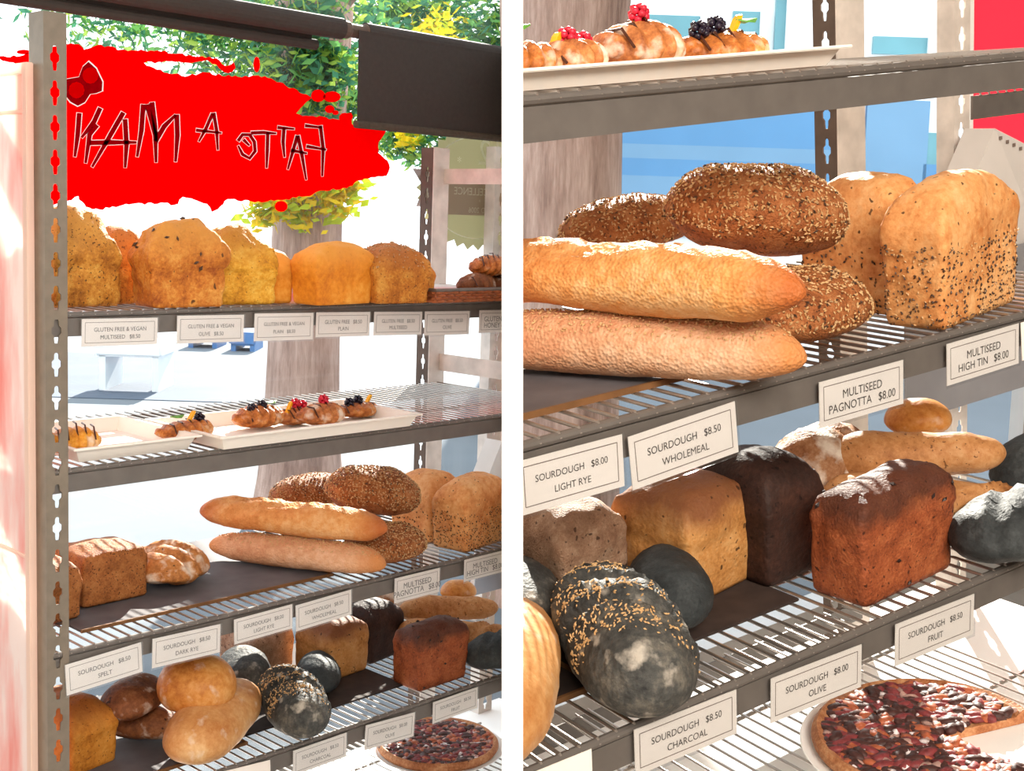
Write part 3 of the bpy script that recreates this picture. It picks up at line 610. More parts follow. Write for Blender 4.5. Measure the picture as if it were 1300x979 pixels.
# ---- bottom bread shelf
def lowshelf(s, q):
    tin(s, 4, 'tin_loaf', C_fruit, q['fl'], *q['fruit'], seed=31, rough=.004, dome=.13, bulge=.03, taper=.05, ce=2.6, seam=.02, seam_at=.7, seeds=[('raisins', 14, .008, lambda x, y, z, n, r: True, plain('raisin', (40, 22, 18), .5))])
    tin(s, 4, 'tin_loaf', C_whole, q['wl'], *q['whole'], lift=.003, seed=32, rough=.003, dome=.17, bulge=.03, taper=.04, ce=2.6, seam=.025, seam_at=.62)
    tin(s, 4, 'tin_loaf', C_dark, q['dl'], *q['dark'], lift=.003, seed=33, rough=.003, dome=.18, bulge=.03, taper=.04, ce=2.6, seam=.02)
    tin(s, 4, 'tin_loaf', C_lrye, q['ll'], *q['lrye'], lift=.003, seed=34, rough=.004, dome=.2, bulge=.02, taper=.03)
    stripes = lambda x, y, z, n, r: z > .34 and min(abs(x - .12 * y + .245), abs(x - .12 * y - .010), abs(x - .12 * y - .255)) < .066 * (1 if r.random() < .85 else 1.5) and (-.9 if r.random() < .25 else -.3) < y < .98
    short_loaf(s, 'charcoal_loaf', C_char, q['cl'], q['char'][0], Z4[s] + .004, .215, q['char'][1], .050, .098, seed=35, rough=.004, flat=.25, p=3.2, n=70, slashes=((-.235, .55, .010, .012), (.265, .55, .010, .012), (.74, .55, .010, .012)),
               seeds=[('sesame_seeds', 900, .0034, stripes, SESAME)])
    short_loaf(s, 'charcoal_loaf', C_char2, q['cl2'], q['char2'][0], Z4[s] + .004, .13, q['char2'][1], .036, .074, seed=36, rough=.003, flat=.25)
    short_loaf(s, 'charcoal_loaf', C_char, q['cl3'], q['char3'], Z4[s] + .004, .14, 60, .045, .075, seed=37, rough=.003, flat=.25)
    long_loaf(s, 'baguette', C_wbag, q['bl'][0], q['b1'][0], Z4[s] + .048, q['b1'][1], Z4[s] + .052, .027, .052, cat='baguette', seed=38, p=5, q=.6, rough=.003, flat=.2)
    long_loaf(s, 'baguette', C_wbag, q['bl'][1], q['b2'][0], Z4[s] + .030, q['b2'][1], Z4[s] + .004, .030, .056, cat='baguette', seed=39, p=5, q=.6, rough=.003, flat=.2, slashes=((.5, 1.2, .012, .008),))
    short_loaf(s, 'charcoal_loaf', C_char2, q['tl'], q['torn'], Z4[s] + .002, .15, -10, .05, .07, seed=40, rough=.004, flat=.3, slashes=((-.3, 1.2, .012, .006),))
    short_loaf(s, 'bread_roll', C_bun, q['rl'], q['roll'], Z4[s] + .075, .075, -30, .034, .05, cat='bread roll', seed=41, rough=.002, flat=.3)
    short_loaf(s, 'round_loaf', C_flour, q['ol'], q['flour'], Z4[s] + .02, .16, 30, .05, .085, seed=42, rough=.006, flat=.3, slashes=((0, .4, .01, .006),))
lowshelf('L', dict(fruit=((531, 880), (594, 858), (497, 866), (545, 787)), fl='reddish brown fruit loaf nearest the partition, above a chocolate topped pizza',
    whole=((418, 867), (467, 848), (374, 850), (420, 781)), wl='tan wholemeal tin loaf with brown top in the slotted post rack',
    dark=((470, 845), (511, 828), None, (478, 759), .11), dl='almost black tin loaf behind the tan loaf of the slotted post rack',
    lrye=((325, 862), (372, 845), None, (345, 786), .10), ll='greyish light rye tin loaf under the light rye price card of the slotted post rack',
    char=((374, 888), 66), cl='black sesame striped charcoal loaf near the big golden buns', char2=((404, 852), 62), cl2='plain black charcoal loaf leaning behind the sesame striped one, on the shelf of golden buns',
    char3=(310, 850), cl3='small bluish black charcoal loaf beside the round golden bun',
    b1=[(506, 776), (633, 772)], b2=[(503, 800), (650, 812)], bl=['small wholemeal baguette on top of another, ending at the partition of the slotted post rack', 'lower wholemeal baguette with a torn cut, in the slotted post rack'],
    torn=(634, 828), tl='grey charcoal loaf with a split crust squeezed against the partition', roll=(582, 748), rl='small golden bread roll above the small baguettes of the slotted post rack',
    flour=(490, 762), ol='flour dusted round loaf behind the pagnotta price card of the slotted post rack'))
lowshelf('R', dict(fruit=((1098, 775), (1213, 737), (1028, 758), (1120, 599)), fl='large reddish brown fruit loaf standing alone at the front of the postless rack',
    whole=((877, 774), (963, 743), (778, 752), (865, 602)), wl='large tan wholemeal tin loaf behind the sesame striped charcoal loaf',
    dark=((976, 748), (1046, 719), None, (968, 568), .11), dl='large almost black tin loaf standing on a dark sheet beside the fruit loaf',
    lrye=((720, 790), (800, 756), None, (735, 628), .10), ll='rough greyish light rye tin loaf against the partition under two price cards',
    char=((791, 803), 66), cl='large black charcoal loaf with three bands of sesame seeds', char2=((848, 742), 62), cl2='smooth black charcoal loaf behind the one with three sesame bands',
    char3=(652, 765), cl3='black charcoal loaf mostly hidden at the white partition',
    b1=[(1040, 585), (1278, 575)], b2=[(1040, 625), (1350, 660)], bl=['plump wholemeal baguette lying across a longer one in the postless rack', 'longer wholemeal baguette with a torn cut behind the large fruit loaf'],
    torn=(1292, 672), tl='grey charcoal loaf with a reddish split behind the large fruit loaf', roll=(1165, 527), rl='golden bread roll peeking over the plump baguette',
    flour=(1045, 585), ol='flour dusted round loaf behind the large almost black tin loaf'))
short_loaf('R', 'charcoal_loaf', C_char2, 'black loaf end behind the plump baguette of the postless rack', (1330, 585), Z4['R'] + .01, .15, 0, .05, .085, seed=50, rough=.003, flat=.3)
# left end of the bottom bread shelf
tin('L', 4, 'tin_loaf', C_yel, 'big golden tin loaf beside the foot of the slotted front post', (92, 990), (149, 966), None, (108, 880), .13, seed=51, rough=.003, dome=.2)
short_loaf('L', 'bread_roll', C_roll, 'dark roll under the spelt price card', (170, 884), Z4['L'] + .05, .13, 35, .045, .07, cat='bread roll', seed=52, rough=.003)
short_loaf('L', 'bread_roll', C_roll, 'small dark roll with a pale torn tip', (186, 918), Z4['L'] + .004, .12, -52, .034, .058, cat='bread roll', seed=53, rough=.003, taper=-.12)
long_loaf('L', 'bread_bun', C_bun2, 'long pale glossy bun lying under the round golden bun', (314, 872), Z4['L'] + .010, (232, 955), Z4['L'] + .004, .058, .098, cat='bun', seed=54, p=3, q=.55, rough=.002, flat=.25, taper=.12)
short_loaf('L', 'bread_bun', C_bun, 'round glossy golden bun sitting on top of the long pale bun', (250, 868), Z4['L'] + .062, .125, -50, .056, .098, cat='bun', seed=55, rough=.002, flat=.15, p=2.4)
long_loaf('R', 'bread_bun', C_bun2, 'pale glossy bun end showing beside the three band charcoal loaf', (650, 775), Z4['R'] + .010, (592, 962), Z4['R'] + .004, .054, .098, cat='bun', seed=56, p=3, q=.55, rough=.002, flat=.25)
# dark boards and sheets under the loaves
M_board = plain('grey_baking_board', (92, 88, 92), .7, var=.2, scale=25, bump=.2); M_rim = plain('board_edge', (120, 82, 48), .7, var=.2, scale=40); M_sheet = plain('dark_sheet', (58, 46, 42), .8, var=.25, scale=40, bump=.3)
def board(s, z, x0, x1, y0, y1, mat, label, rim=True):
    mw = FR[s][2]; t = empty('baking_board', mw @ Matrix.Translation((x0, y0, z))); tag(t, label, 'board')
    bm = bmn(); box(bm, (x0, y0, z), (x1, y1, z + .003), .001)
    if mesh_obj('sheet', bm, mat, t, mw, s) and rim:
        bm = bmn(); box(bm, (x0, y0 - .003, z), (x1, y0, z + .005)); mesh_obj('front_edge', bm, M_rim, t, mw, s)
        bm = bmn(); box(bm, (x1, y0 - .003, z), (x1 + .003, y1, z + .005)); mesh_obj('end_edge', bm, M_rim, t, mw, s)
a = onz('L', (90, 797), Z3['L'])
board('L', Z3['L'] - .0008, a.x, onz('L', (430, 734), Z3['L']).x, .055, .385, M_board, 'grey board with brown edge under the rye loaves')
board('R', Z3['R'] - .0008, -.2, onz('R', (862, 482), Z3['R']).x, onz('R', (862, 482), Z3['R']).y, .385, M_board, 'grey board with brown edge under the cut end of the long loaf')
p = onz('L', (500, 868), Z4['L']); board('L', Z4['L'] - .0008, .30, p.x + .01, .075, .385, M_sheet, 'thin dark sheet under the wholemeal loaf of the slotted post rack', False)
board('L', Z4['L'] - .0008, .02, .29, .05, .385, M_board, 'grey board under the golden buns')
p = onz('R', (1010, 760), Z4['R']); board('R', Z4['R'] - .0008, .36, p.x, .075, .385, M_sheet, 'thin dark sheet under the large almost black loaf', False)
p = onz('R', (735, 880), Z4['R']); board('R', Z4['R'] - .0008, .0, .355, max(.02, p.y), .385, M_sheet, 'dark sheet with brown edge under the charcoal loaves')
# ------------------------------------------------------------------ price cards
M_card = plain('card_paper', (250, 242, 236), .55, var=.02, scale=20); M_ink = plain('print_ink', (58, 52, 50), .6, var=.05); M_line = plain('print_line', (120, 104, 96), .6, var=.05); M_slv = clear('card_sleeve', (.96, .97, .98), .10)
def text_size(s):
    cu = bpy.data.curves.new('tmp', 'FONT'); cu.body = s; cu.size = 1; o = bpy.data.objects.new('tmp', cu); me = bpy.data.meshes.new_from_object(o)
    xs = [v.co.x for v in me.vertices]; w_ = max(xs) - min(xs); bpy.data.objects.remove(o); bpy.data.curves.remove(cu); bpy.data.meshes.remove(me); return w_
def price_card(s, corners, l1, l2, where, align=None, f1=.74, f2=None):
    P = [ony(s, c, -.0045) for c in corners]; c = (P[0] + P[1] + P[2] + P[3]) / 4
    u = ((P[1] - P[0]) + (P[2] - P[3])) / 2; W = u.length; u.normalize(); H = ((P[0] - P[3]).length + (P[1] - P[2]).length) / 2
    n = Vector((0, -1, 0)); v = u.cross(n) * -1
    if v.z < 0: v = -v
    fm = Matrix((u, v, n)).transposed().to_4x4(); fm.translation = c; mw = FR[s][2] @ fm
    t = empty('price_card', mw); tag(t, 'white price card reading %s %s, %s' % (l1.replace('   ', ' '), l2.replace('   ', ' '), where), 'price card', 'price cards along the shelf fronts')
    bm = bmn(); box(bm, (-W / 2, -H / 2, 0), (W / 2, H / 2, .0007)); mesh_obj('card', bm, M_card, t, mw, s)
    bm = bmn(); a, b, q = W / 2 - H * .13, H / 2 - H * .13, .00035
    for x0, y0, x1, y1 in ((-a, b - q, a, b + q), (-a, -b - q, a, -b + q), (-a - q, -b, -a + q, b), (a - q, -b, a + q, b)): box(bm, (x0, y0, .0007), (x1, y1, .0008))
    mesh_obj('border', bm, M_line, t, mw, s)
    fs = min(H * .34, W * f1 / text_size(l1)); xs1 = min(1.0, W * f1 / (text_size(l1) * fs))
    for ln, yy in ((l1, H * .10), (l2, -H * .18)):
        bm = bmn(); x0 = -W / 2 + H * .3 if align else 0
        text_bm(bm, ln, fs, lambda x, y: (x0 + x * .93, yy + y, .00095), align='LEFT' if align else 'CENTER'); mesh_obj('lettering', bm, M_ink, t, mw, s)
    bm = bmn(); box(bm, (-W / 2 - .002, -H / 2 - .0025, .0011), (W / 2 + .002, H / 2 + .001, .0013)); mesh_obj('sleeve', bm, M_slv, t, mw, s)
GV = 'GLUTEN FREE & VEGAN'
for cs, a, b, wh, al in (
    ([(103, 405.7), (199.6, 403), (199.6, 437.3), (104, 440)], GV, 'MULTISEED   $8.50', 'top shelf', None),
    ([(224.3, 401.5), (309.2, 399.2), (309, 434), (225, 436)], GV, 'OLIVE   $8.50', 'top shelf', None),
    ([(322.4, 398.5), (397.2, 397), (397, 431), (323, 433)], GV, 'PLAIN   $8.50', 'top shelf', None),
    ([(401, 397), (469, 396), (469, 426.5), (401, 428)], 'GLUTEN FREE   $8.50', 'PLAIN', 'top shelf', None),
    ([(474.5, 396), (536, 396), (534, 424.6), (474.5, 426)], 'GLUTEN FREE   $8.50', 'MULTISEED', 'top shelf', None),
    ([(538.5, 396), (595.7, 394.6), (595, 424.6), (539, 425.5)], 'GLUTEN FREE   $8.50', 'OLIVE', 'top shelf', None),
    ([(608, 394.3), (660, 393), (660, 421), (608, 422.5)], 'GLUTEN FREE', 'HONEY &', 'cut off by the partition', 1),
    ([(83.5, 844), (178, 816), (181.5, 852), (83.5, 884)], 'SOURDOUGH   $8.50', 'SPELT', 'by the slotted post', None),
    ([(192.6, 812), (277.6, 792.6), (280.8, 827.7), (194, 848)], 'SOURDOUGH   $8.50', 'DARK RYE', 'above the golden bun', None),
    ([(295, 788), (370, 767), (371.5, 797.6), (299.4, 817.3)], 'SOURDOUGH   $8.00', 'LIGHT RYE', 'on the slotted post rack', None),
    ([(374, 769), (444, 749.6), (447.5, 779), (377, 801.6)], 'SOURDOUGH   $8.50', 'WHOLEMEAL', 'on the slotted post rack', None),
    ([(500.4, 735), (557, 721), (558.4, 751), (501, 766)], 'MULTISEED', 'PAGNOTTA   $8.00', 'on the slotted post rack', None),
    ([(588, 712), (641, 698), (642, 725), (590, 738)], 'MULTISEED', 'HIGH TIN   $8.00', 'on the slotted post rack', None),
    ([(372, 953.4), (439, 930.5), (440, 960), (372, 985)], 'SOURDOUGH   $8.50', 'CHARCOAL', 'on the slotted post rack', None),
    ([(463.7, 922), (525.7, 904), (525.4, 935), (462.8, 952)], 'SOURDOUGH   $8.00', 'OLIVE', 'on the slotted post rack', None),
    ([(550, 891), (605.8, 873), (606, 897.5), (548.7, 920)], 'SOURDOUGH   $8.50', 'FRUIT', 'on the slotted post rack', None)):
    price_card('L', cs, a, b, wh, al, .66 if a == 'MULTISEED' else .74)
bm = bmn()
for cs, a, b in (([(655, 587), (788, 551), (793.3, 617), (660, 655)], 'SOURDOUGH   $8.00', 'LIGHT RYE'),
    ([(796, 553.5), (930, 511.8), (939, 571), (803.4, 624)], 'SOURDOUGH   $8.50', 'WHOLEMEAL'),
    ([(1039, 484.4), (1144, 458.7), (1147.8, 510.5), (1040.5, 544.5)], 'MULTISEED', 'PAGNOTTA   $8.00'),
    ([(1200, 437.5), (1291, 411), (1294, 460.5), (1203, 489.6)], 'MULTISEED', 'HIGH TIN   $8.00'),
    ([(804.6, 926.7), (933, 875.4), (936, 930.6), (806, 985)], 'SOURDOUGH   $8.50', 'CHARCOAL'),
    ([(977, 863), (1092, 817.5), (1093.6, 872), (979, 917)], 'SOURDOUGH   $8.00', 'OLIVE'),
    ([(1138, 792.7), (1236, 753.5), (1235, 805), (1133.5, 846.5)], 'SOURDOUGH   $8.50', 'FRUIT')):
    price_card('R', cs, a, b, 'on the postless rack', None, .5 if a == 'MULTISEED' else .74)
bm.free()
# card edges that run out of the picture
def blank_card(s, corners, label):
    P = [ony(s, c, -.0045) for c in corners]; bm = bmn(); f = bm.faces.new([bm.verts.new(p) for p in P]); r = bmesh.ops.extrude_face_region(bm, geom=[f]); bmesh.ops.translate(bm, vec=(0, .0007, 0), verts=[v for v in r['geom'] if isinstance(v, bmesh.types.BMVert)])
    t = empty('price_card', FR[s][2]); tag(t, label, 'price card', 'price cards along the shelf fronts'); mesh_obj('card', bm, M_card, t, FR[s][2], s)
blank_card('R', [(655, 990), (751, 951), (753, 1010), (655, 1050)], 'white price card whose upper corner shows beside the charcoal card')
blank_card('R', [(1296, 410), (1385, 385), (1387, 430), (1298, 458)], 'white price card just beyond the high tin card of the postless rack')
blank_card('L', [(262, 985), (343, 965), (344, 1000), (263, 1020)], 'white price card whose upper corner shows below the long pale bun')

# ------------------------------------------------------------------ pastry trays and pastries
M_tray = plain('tray_plastic', (246, 240, 232), .5, var=.02, scale=8)
def pastry_tray(s, x0, x1, y0, y1, label, h=.022):
    h = .016 if s == 'R' else h
    z = ZS[s][2] + SURF; mw = FR[s][2]; t = empty('pastry_tray', mw @ Matrix.Translation((x0, y0, z))); tag(t, label, 'tray')
    bm = bmn(); fl = .010; th = .0016
    lo = [(x0 + fl, y0 + fl), (x1 - fl, y0 + fl), (x1 - fl, y1 - fl), (x0 + fl, y1 - fl)]; hi = [(x0, y0), (x1, y0), (x1, y1), (x0, y1)]
    A = [bm.verts.new((x, y, z)) for x, y in lo]; B = [bm.verts.new((x, y, z + h)) for x, y in hi]
    sg = ((1, 1), (-1, 1), (-1, -1), (1, -1)); C = [bm.verts.new((x + a * th, y + b * th, z + h)) for (x, y), (a, b) in zip(hi, sg)]; D = [bm.verts.new((x + a * th, y + b * th, z + th)) for (x, y), (a, b) in zip(lo, sg)]
    bm.faces.new(A[::-1]); bm.faces.new(D)
    for i in range(4):
        j = (i + 1) % 4
        for P, Q in ((A, B), (B, C), (C, D)): bm.faces.new((P[i], P[j], Q[j], Q[i]))
    mesh_obj('tray_body', bm, M_tray, t, mw, s)
    bm = bmn(); e = .006
    for a, b in (((x0 - e, y0 - e, z + h - .003), (x1 + e, y0 + .001, z + h)), ((x0 - e, y1 - .001, z + h - .003), (x1 + e, y1 + e, z + h)), ((x0 - e, y0, z + h - .003), (x0 + .001, y1, z + h)), ((x1 - .001, y0, z + h - .003), (x1 + e, y1, z + h))): box(bm, a, b, .0008)
    mesh_obj('rim', bm, M_tray, t, mw, s)
zr = {q: ZS[q][2] + SURF + .022 for q in 'LR'}
e1 = onz('L', (250, 552), zr['L']); e2 = onz('L', (531, 525), zr['L']); e3 = ony('R', (1070, 56), .035)
pastry_tray('L', -.02, e1.x, e1.y, min(e1.y + .22, .37), 'white plastic pastry tray beside the slotted front post')
pastry_tray('L', e1.x + .02, e2.x, e2.y, min(e2.y + .2, .37), 'white plastic pastry tray with several fruit topped pastries')
pastry_tray('R', -.1, e3.x, e3.y, min(e3.y + .2, .38), 'white plastic pastry tray above the large oat and sesame covered loaf')
C_past = bread('pastry_crust', (120, 60, 28), (190, 112, 52), (230, 176, 110), 26, None, 0, 200, .4, flour=.18, rough=.4)
C_past2 = bread('sugared_pastry_crust', (130, 66, 36), (196, 122, 68), (232, 180, 120), 20, None, 0, 200, .4, flour=.42, rough=.5)
C_crois = bread('croissant_crust', (196, 112, 30), (232, 160, 54), (248, 200, 110), 24, None, 0, 200, .4, flour=.3, rough=.4)
M_rasp = plain('raspberry', (206, 36, 62), .4, var=.25, scale=200); M_bb = plain('blackberry', (34, 26, 44), .3, var=.3, scale=200); M_or = plain('orange_flesh', (250, 178, 30), .35, var=.15, scale=80); M_mint = plain('mint_leaf', (96, 160, 62), .5, var=.25, scale=120); M_choc = plain('chocolate_drizzle', (78, 40, 26), .35, var=.15, scale=100)
def berry(bm, c, r, seed):
    rnd = random.Random(seed); c = Vector(c)
    for k in range(15):
        a = k * 2.4; zz = 1 - 2 * (k + .5) / 15; q = math.sqrt(max(0, 1 - zz * zz)); m = bmesh.ops.create_icosphere(bm, subdivisions=1, radius=r * .42)
        bmesh.ops.translate(bm, vec=c + Vector((math.cos(a) * q, math.sin(a) * q, zz)) * r * .75, verts=m['verts'])
def pastry(s, C, label, L=.10, yaw=10, mat=None, tops='', rw=.03, rh=.036, seed=1, lift=.003, name='danish_pastry', group='pastries on the white trays', base=None):
    z = (ZS[s][2] + SURF + lift) if base is None else base; c = onz(s, C, z + rh * .5) if s == 'L' and base is None else ony(s, C, .10 if s == 'R' else wy0 + .05); c.z = z; mw = place(s, c, R_(yaw)); t = empty(name, mw); tag(t, label, 'pastry', group)
    bm = sweep(L, rw, rh, p=2.2, q=.6, seed=seed, rough=.002, flat=.3, ridge=7, ridge_d=.0022, n=60, seg=26, bend=.12); mesh_obj('dough', bm, mat or C_past, t, mw, s, True)
    bm = bmn()
    for k in range(5):
        x = (-.3 + .15 * k) * L; tube(bm, [(x - .006, -rw * .8, rh * .62 * (1 - abs(k - 2) * .1)), (x, -rw * .3, rh * .99 * (1 - abs(k - 2) * .08)), (x + .008, rw * .4, rh * .97 * (1 - abs(k - 2) * .08))], .0013, 5)
    mesh_obj('glaze', bm, M_choc, t, mw, s)
    n = len(tops)
    for i, ch in enumerate(tops):
        x = (i - (n - 1) / 2) * .021; zt_ = rh * .96 - abs(x) / L * rh * .5
        bm = bmn()
        if ch in 'rb': berry(bm, (x, -.004, zt_ + .005), .0085, seed + i); mesh_obj('raspberry' if ch == 'r' else 'blackberry', bm, M_rasp if ch == 'r' else M_bb, t, mw, s, True)
        elif ch == 'o':
            prism(bm, [(math.cos(a * math.pi / 9) * .017, math.sin(a * math.pi / 9) * .017) for a in range(10)], .006, (), lambda p, q, k: (x + p * .5 + q * .7, k - .004, zt_ - .002 + p * .75 + q * .55)); mesh_obj('orange_slice', bm, M_or, t, mw, s)
        elif ch == 'm':
            prism(bm, [(-.014, 0), (-.007, .006), (.004, .006), (.014, 0), (.004, -.006), (-.007, -.006)], .0012, (), lambda p, q, k: (x + p, q - .003, zt_ + .008 + k + .3 * abs(p))); mesh_obj('mint_leaf', bm, M_mint, t, mw, s)
for a in (('L', (92, 556), 'golden sugared pastry cut off by the slotted front post', .09, 0, C_crois, '', .034, .045, 61),
          ('L', (237, 545), 'dark striped pastry topped with an orange piece and blueberry beside the tray end', .105, 8, C_past, 'mob', .028, .030, 62),
          ('L', (330, 530), 'striped pastry with blackberries and mint in front of the tree trunk', .10, 8, C_past, 'bbm', .028, .034, 63),
          ('L', (372, 527), 'pastry piled with raspberries and an orange piece beside the tree trunk', .07, 20, C_past2, 'orr', .026, .032, 64),
          ('L', (408, 525), 'sugar dusted croissant with one raspberry on the tray of several pastries', .10, 12, C_past2, 'r', .03, .040, 65),
          ('L', (452, 520), 'flat pastry with blackberries and a tall orange slice at the end of its tray', .11, 6, C_past, 'bbo', .028, .026, 66)):
    pastry(a[0], a[1], a[2], a[3], a[4], a[5], a[6], a[7], a[8], a[9])
for a in (('R', (655, 82), 'dark pastry end with kiwi coloured leaf at the white partition', .09, 0, C_past, 'm', .03, .034, 71),
          ('R', (716, 72), 'pastry with bright raspberries and an orange piece near the partition', .08, 20, C_past2, 'orr', .028, .030, 72),
          ('R', (808, 64), 'sugar dusted ridged croissant with a raspberry above the oat covered loaf', .10, 12, C_past2, 'r', .034, .046, 73),
          ('R', (915, 58), 'flat chocolate pastry with blackberries and an upright orange slice', .115, 6, C_past, 'bbom', .030, .034, 74)):
    pastry(a[0], a[1], a[2], a[3], a[4], a[5], a[6], a[7], a[8], a[9])

# ------------------------------------------------------------------ wicker tray on the top shelf
M_wick = plain('wicker', (150, 82, 44), .6, var=.3, scale=60); z1 = ZS['L'][1] + SURF
wa = onz('L', (553, 385), z1); wx0, wx1, wy0, wy1 = wa.x, wa.x + .34, wa.y, wa.y + .16
wt = empty('wicker_tray', ML @ Matrix.Translation((wx0, wy0, z1))); tag(wt, 'shallow brown wicker tray of pastries beside the rear post', 'basket')
bm = bmn(); box(bm, (wx0, wy0, z1), (wx1, wy1, z1 + .003)); mesh_obj('base', bm, M_wick, wt, ML, 'L')
for r_i in range(4):
    bm = bmn(); zz = z1 + .003 + r_i * .0045; pts = []
    for i in range(70): pts.append((wx0 + (wx1 - wx0) * i / 69, wy0 + .002 * math.sin(i * 1.57 + r_i * 3.14), zz))
    tube(bm, pts, .0024, 6); mesh_obj('wicker_strand', bm, M_wick, wt, ML, 'L')
    bm = bmn(); pts = [(wx0 + .002 * math.sin(i * 1.57 + r_i * 3.14), wy0 + (wy1 - wy0) * i / 34, zz) for i in range(35)]; tube(bm, pts, .0024, 6); mesh_obj('wicker_strand', bm, M_wick, wt, ML, 'L')
bm = bmn(); tube(bm, [(wx0, wy1, z1 + .021), (wx0, wy0, z1 + .021), (wx1, wy0, z1 + .021)], .003, 8); mesh_obj('rim', bm, M_beam, wt, ML, 'L')
bm = bmn(); hx = wx0 + .004; tube(bm, [(hx, wy0 + .06, z1 + .02), (hx + .004, wy0 + .06, z1 + .035), (hx + .012, wy0 + .06, z1 + .04), (hx + .05, wy0 + .06, z1 + .04)], .0014, 6); mesh_obj('handle', bm, M_slotside, wt, ML, 'L')
for i, (C, lb, yw) in enumerate((((604, 366), 'small jam pastry lying at the near end of the wicker tray', 10), ((621, 350), 'big brown jam pastry on top of the wicker tray pile', -10), ((634, 365), 'brown pastry on the wicker tray against the partition', 30))):
    pastry('L', C, lb, .075, yw, C_roll if i != 1 else C_past, '', .03, .042, 80 + i, base=z1 + .004 + (.035 if i == 1 else 0), name='jam_pastry', group='pastries on the wicker tray')

# ------------------------------------------------------------------ pizzas, lowest shelf, white deck
def pizza(s, C, rad, label, gap=None):
    z = ZS[s][5] + SURF + .0016; c = onz(s, C, z + .02); c.z = z; mw = place(s, c, 0); t = empty('pizza', mw); tag(t, label, 'pizza')
    g0, g1 = (R_(gap[0]), R_(gap[1])) if gap else (0, 0); span = 2 * math.pi - (g1 - g0); n = 64
    bm = bmn(); prof = [(0.0, .011), (.4, .011), (.86, .011), (.90, .016), (.95, .019), (.99, .014), (1.0, .008), (.97, .002), (.5, .001), (0, .001)]; cols = []
    for i in range(n + 1):
        a = g1 + span * i / n; wob = 1 + .012 * noise.noise((math.cos(a) * 3, math.sin(a) * 3, 2)); cols.append([bm.verts.new((math.cos(a) * rad * r * wob, math.sin(a) * rad * r * wob, q)) for r, q in prof])
    for i in range(n):
        for j in range(len(prof) - 1):
            try: bm.faces.new((cols[i][j], cols[i + 1][j], cols[i + 1][j + 1], cols[i][j + 1]))
            except ValueError: pass
    if gap:
        bm.faces.new(cols[0]); bm.faces.new(cols[-1][::-1])
    bmesh.ops.remove_doubles(bm, verts=bm.verts, dist=1e-5)
    mesh_obj('crust', bm, bread('pizza_crust', (130, 74, 44), (178, 116, 76), (214, 164, 120), 30, None, 0, 200, .5), t, mw, s)
    rnd = random.Random(5)
    for nm, colr, cnt, sz in (('chocolate_pieces', (72, 42, 38), 330, .0075), ('berry_pieces', (128, 54, 56), 230, .007), ('glare_crumbs', (226, 214, 216), 130, .0045), ('caramel_pieces', (172, 92, 60), 190, .007), ('nut_pieces', (176, 140, 130), 150, .006)):  # the palest crumbs stand in for white sun glare on the topping
        bm = bmn()
        for k in range(cnt):
            a = g1 + .06 + (span - .12) * rnd.random(); r = rad * .9 * math.sqrt(rnd.random()); m = bmesh.ops.create_icosphere(bm, subdivisions=1, radius=sz * rnd.uniform(.6, 1.5))
            q = Matrix.Translation((math.cos(a) * r, math.sin(a) * r, .0125 + rnd.random() * .003)) @ Matrix.Rotation(rnd.random() * 6.28, 4, 'Z') @ Matrix.Diagonal((1.5, .8, .55, 1)); bmesh.ops.transform(bm, matrix=q, verts=m['verts'])
        tag(mesh_obj(nm, bm, plain('topping_' + nm, colr, .55, var=.35, scale=150, bump=.5), t, mw, s, True), kind='stuff')
    pl = empty('plate', mw); tag(pl, 'white round plate under the ' + label.split(' with ')[0].split(' above ')[0] + (' missing a slice' if gap else ' of the slotted post rack'), 'plate')
    bm = bmn(); k = 56; pr = [(0, -.0012), (1.0, -.0012), (1.09, .004), (1.10, .005), (1.09, .0055), (1.0, .0003), (0, .0003)]; rows = [[bm.verts.new((math.cos(6.2832 * i / k) * rad * r, math.sin(6.2832 * i / k) * rad * r, q)) for i in range(k)] for r, q in pr[1:-1]]
    for a, b in zip(rows, rows[1:]):
        for i in range(k): bm.faces.new((a[i], a[(i + 1) % k], b[(i + 1) % k], b[i]))
    bm.faces.new(rows[0][::-1]); bm.faces.new(rows[-1]); mesh_obj('dish', bm, M_white, pl, mw, s, False)
pizza('L', (556, 938), .125, 'round chocolate pizza with all its slices')
pizza('R', (1181, 926), .125, 'round chocolate pizza with one slice cut out', (-78, -18))
for s, lb in (('L', 'white base deck below the wire shelves, foot of the slotted post rack'), ('R', 'white base deck below the wire shelves of the postless rack')):
    mw = FR[s][2]; x0 = xa if s == 'L' else -.3; bm = bmn(); box(bm, (x0, -.02, -ZF if s == 'L' else -1.12), (X_END + .3, .50, -1.03)); tag(mesh_obj('base_deck', bm, M_white, mw=mw, clip=s), lb, 'deck')

# ------------------------------------------------------------------ window graphics
def pane_pt(p, y): return ony('L', p, y) + Vector((0, 0, ZF))
def pane_poly(bm, pts, y, th=.0006):
    P = [pane_pt(p, y) for p in pts]; prism(bm, [(q.x, q.z) for q in P], th, (), lambda x, v, k: (x, y + k, v))
def jag(pts, amp, seed, step=5):
    rnd = random.Random(seed); out = []
    for i in range(len(pts)):
        a, b = Vector(pts[i]), Vector(pts[(i + 1) % len(pts)]); d = b - a; n = max(1, int(d.length / step)); nn = Vector((-d.y, d.x)).normalized() if d.length else Vector((0, 0))
        for k in range(n): q = a + d * k / n + (nn * rnd.uniform(-amp, amp) if k else Vector((0, 0))); out.append((q.x, q.y))
    return out
yd = YW - .0065
dec = empty('window_decal', Matrix.Translation((.2, yd, ZF + .3))); tag(dec, 'bright red brush stroke decal with mirrored hand lettering on the window', 'decal')
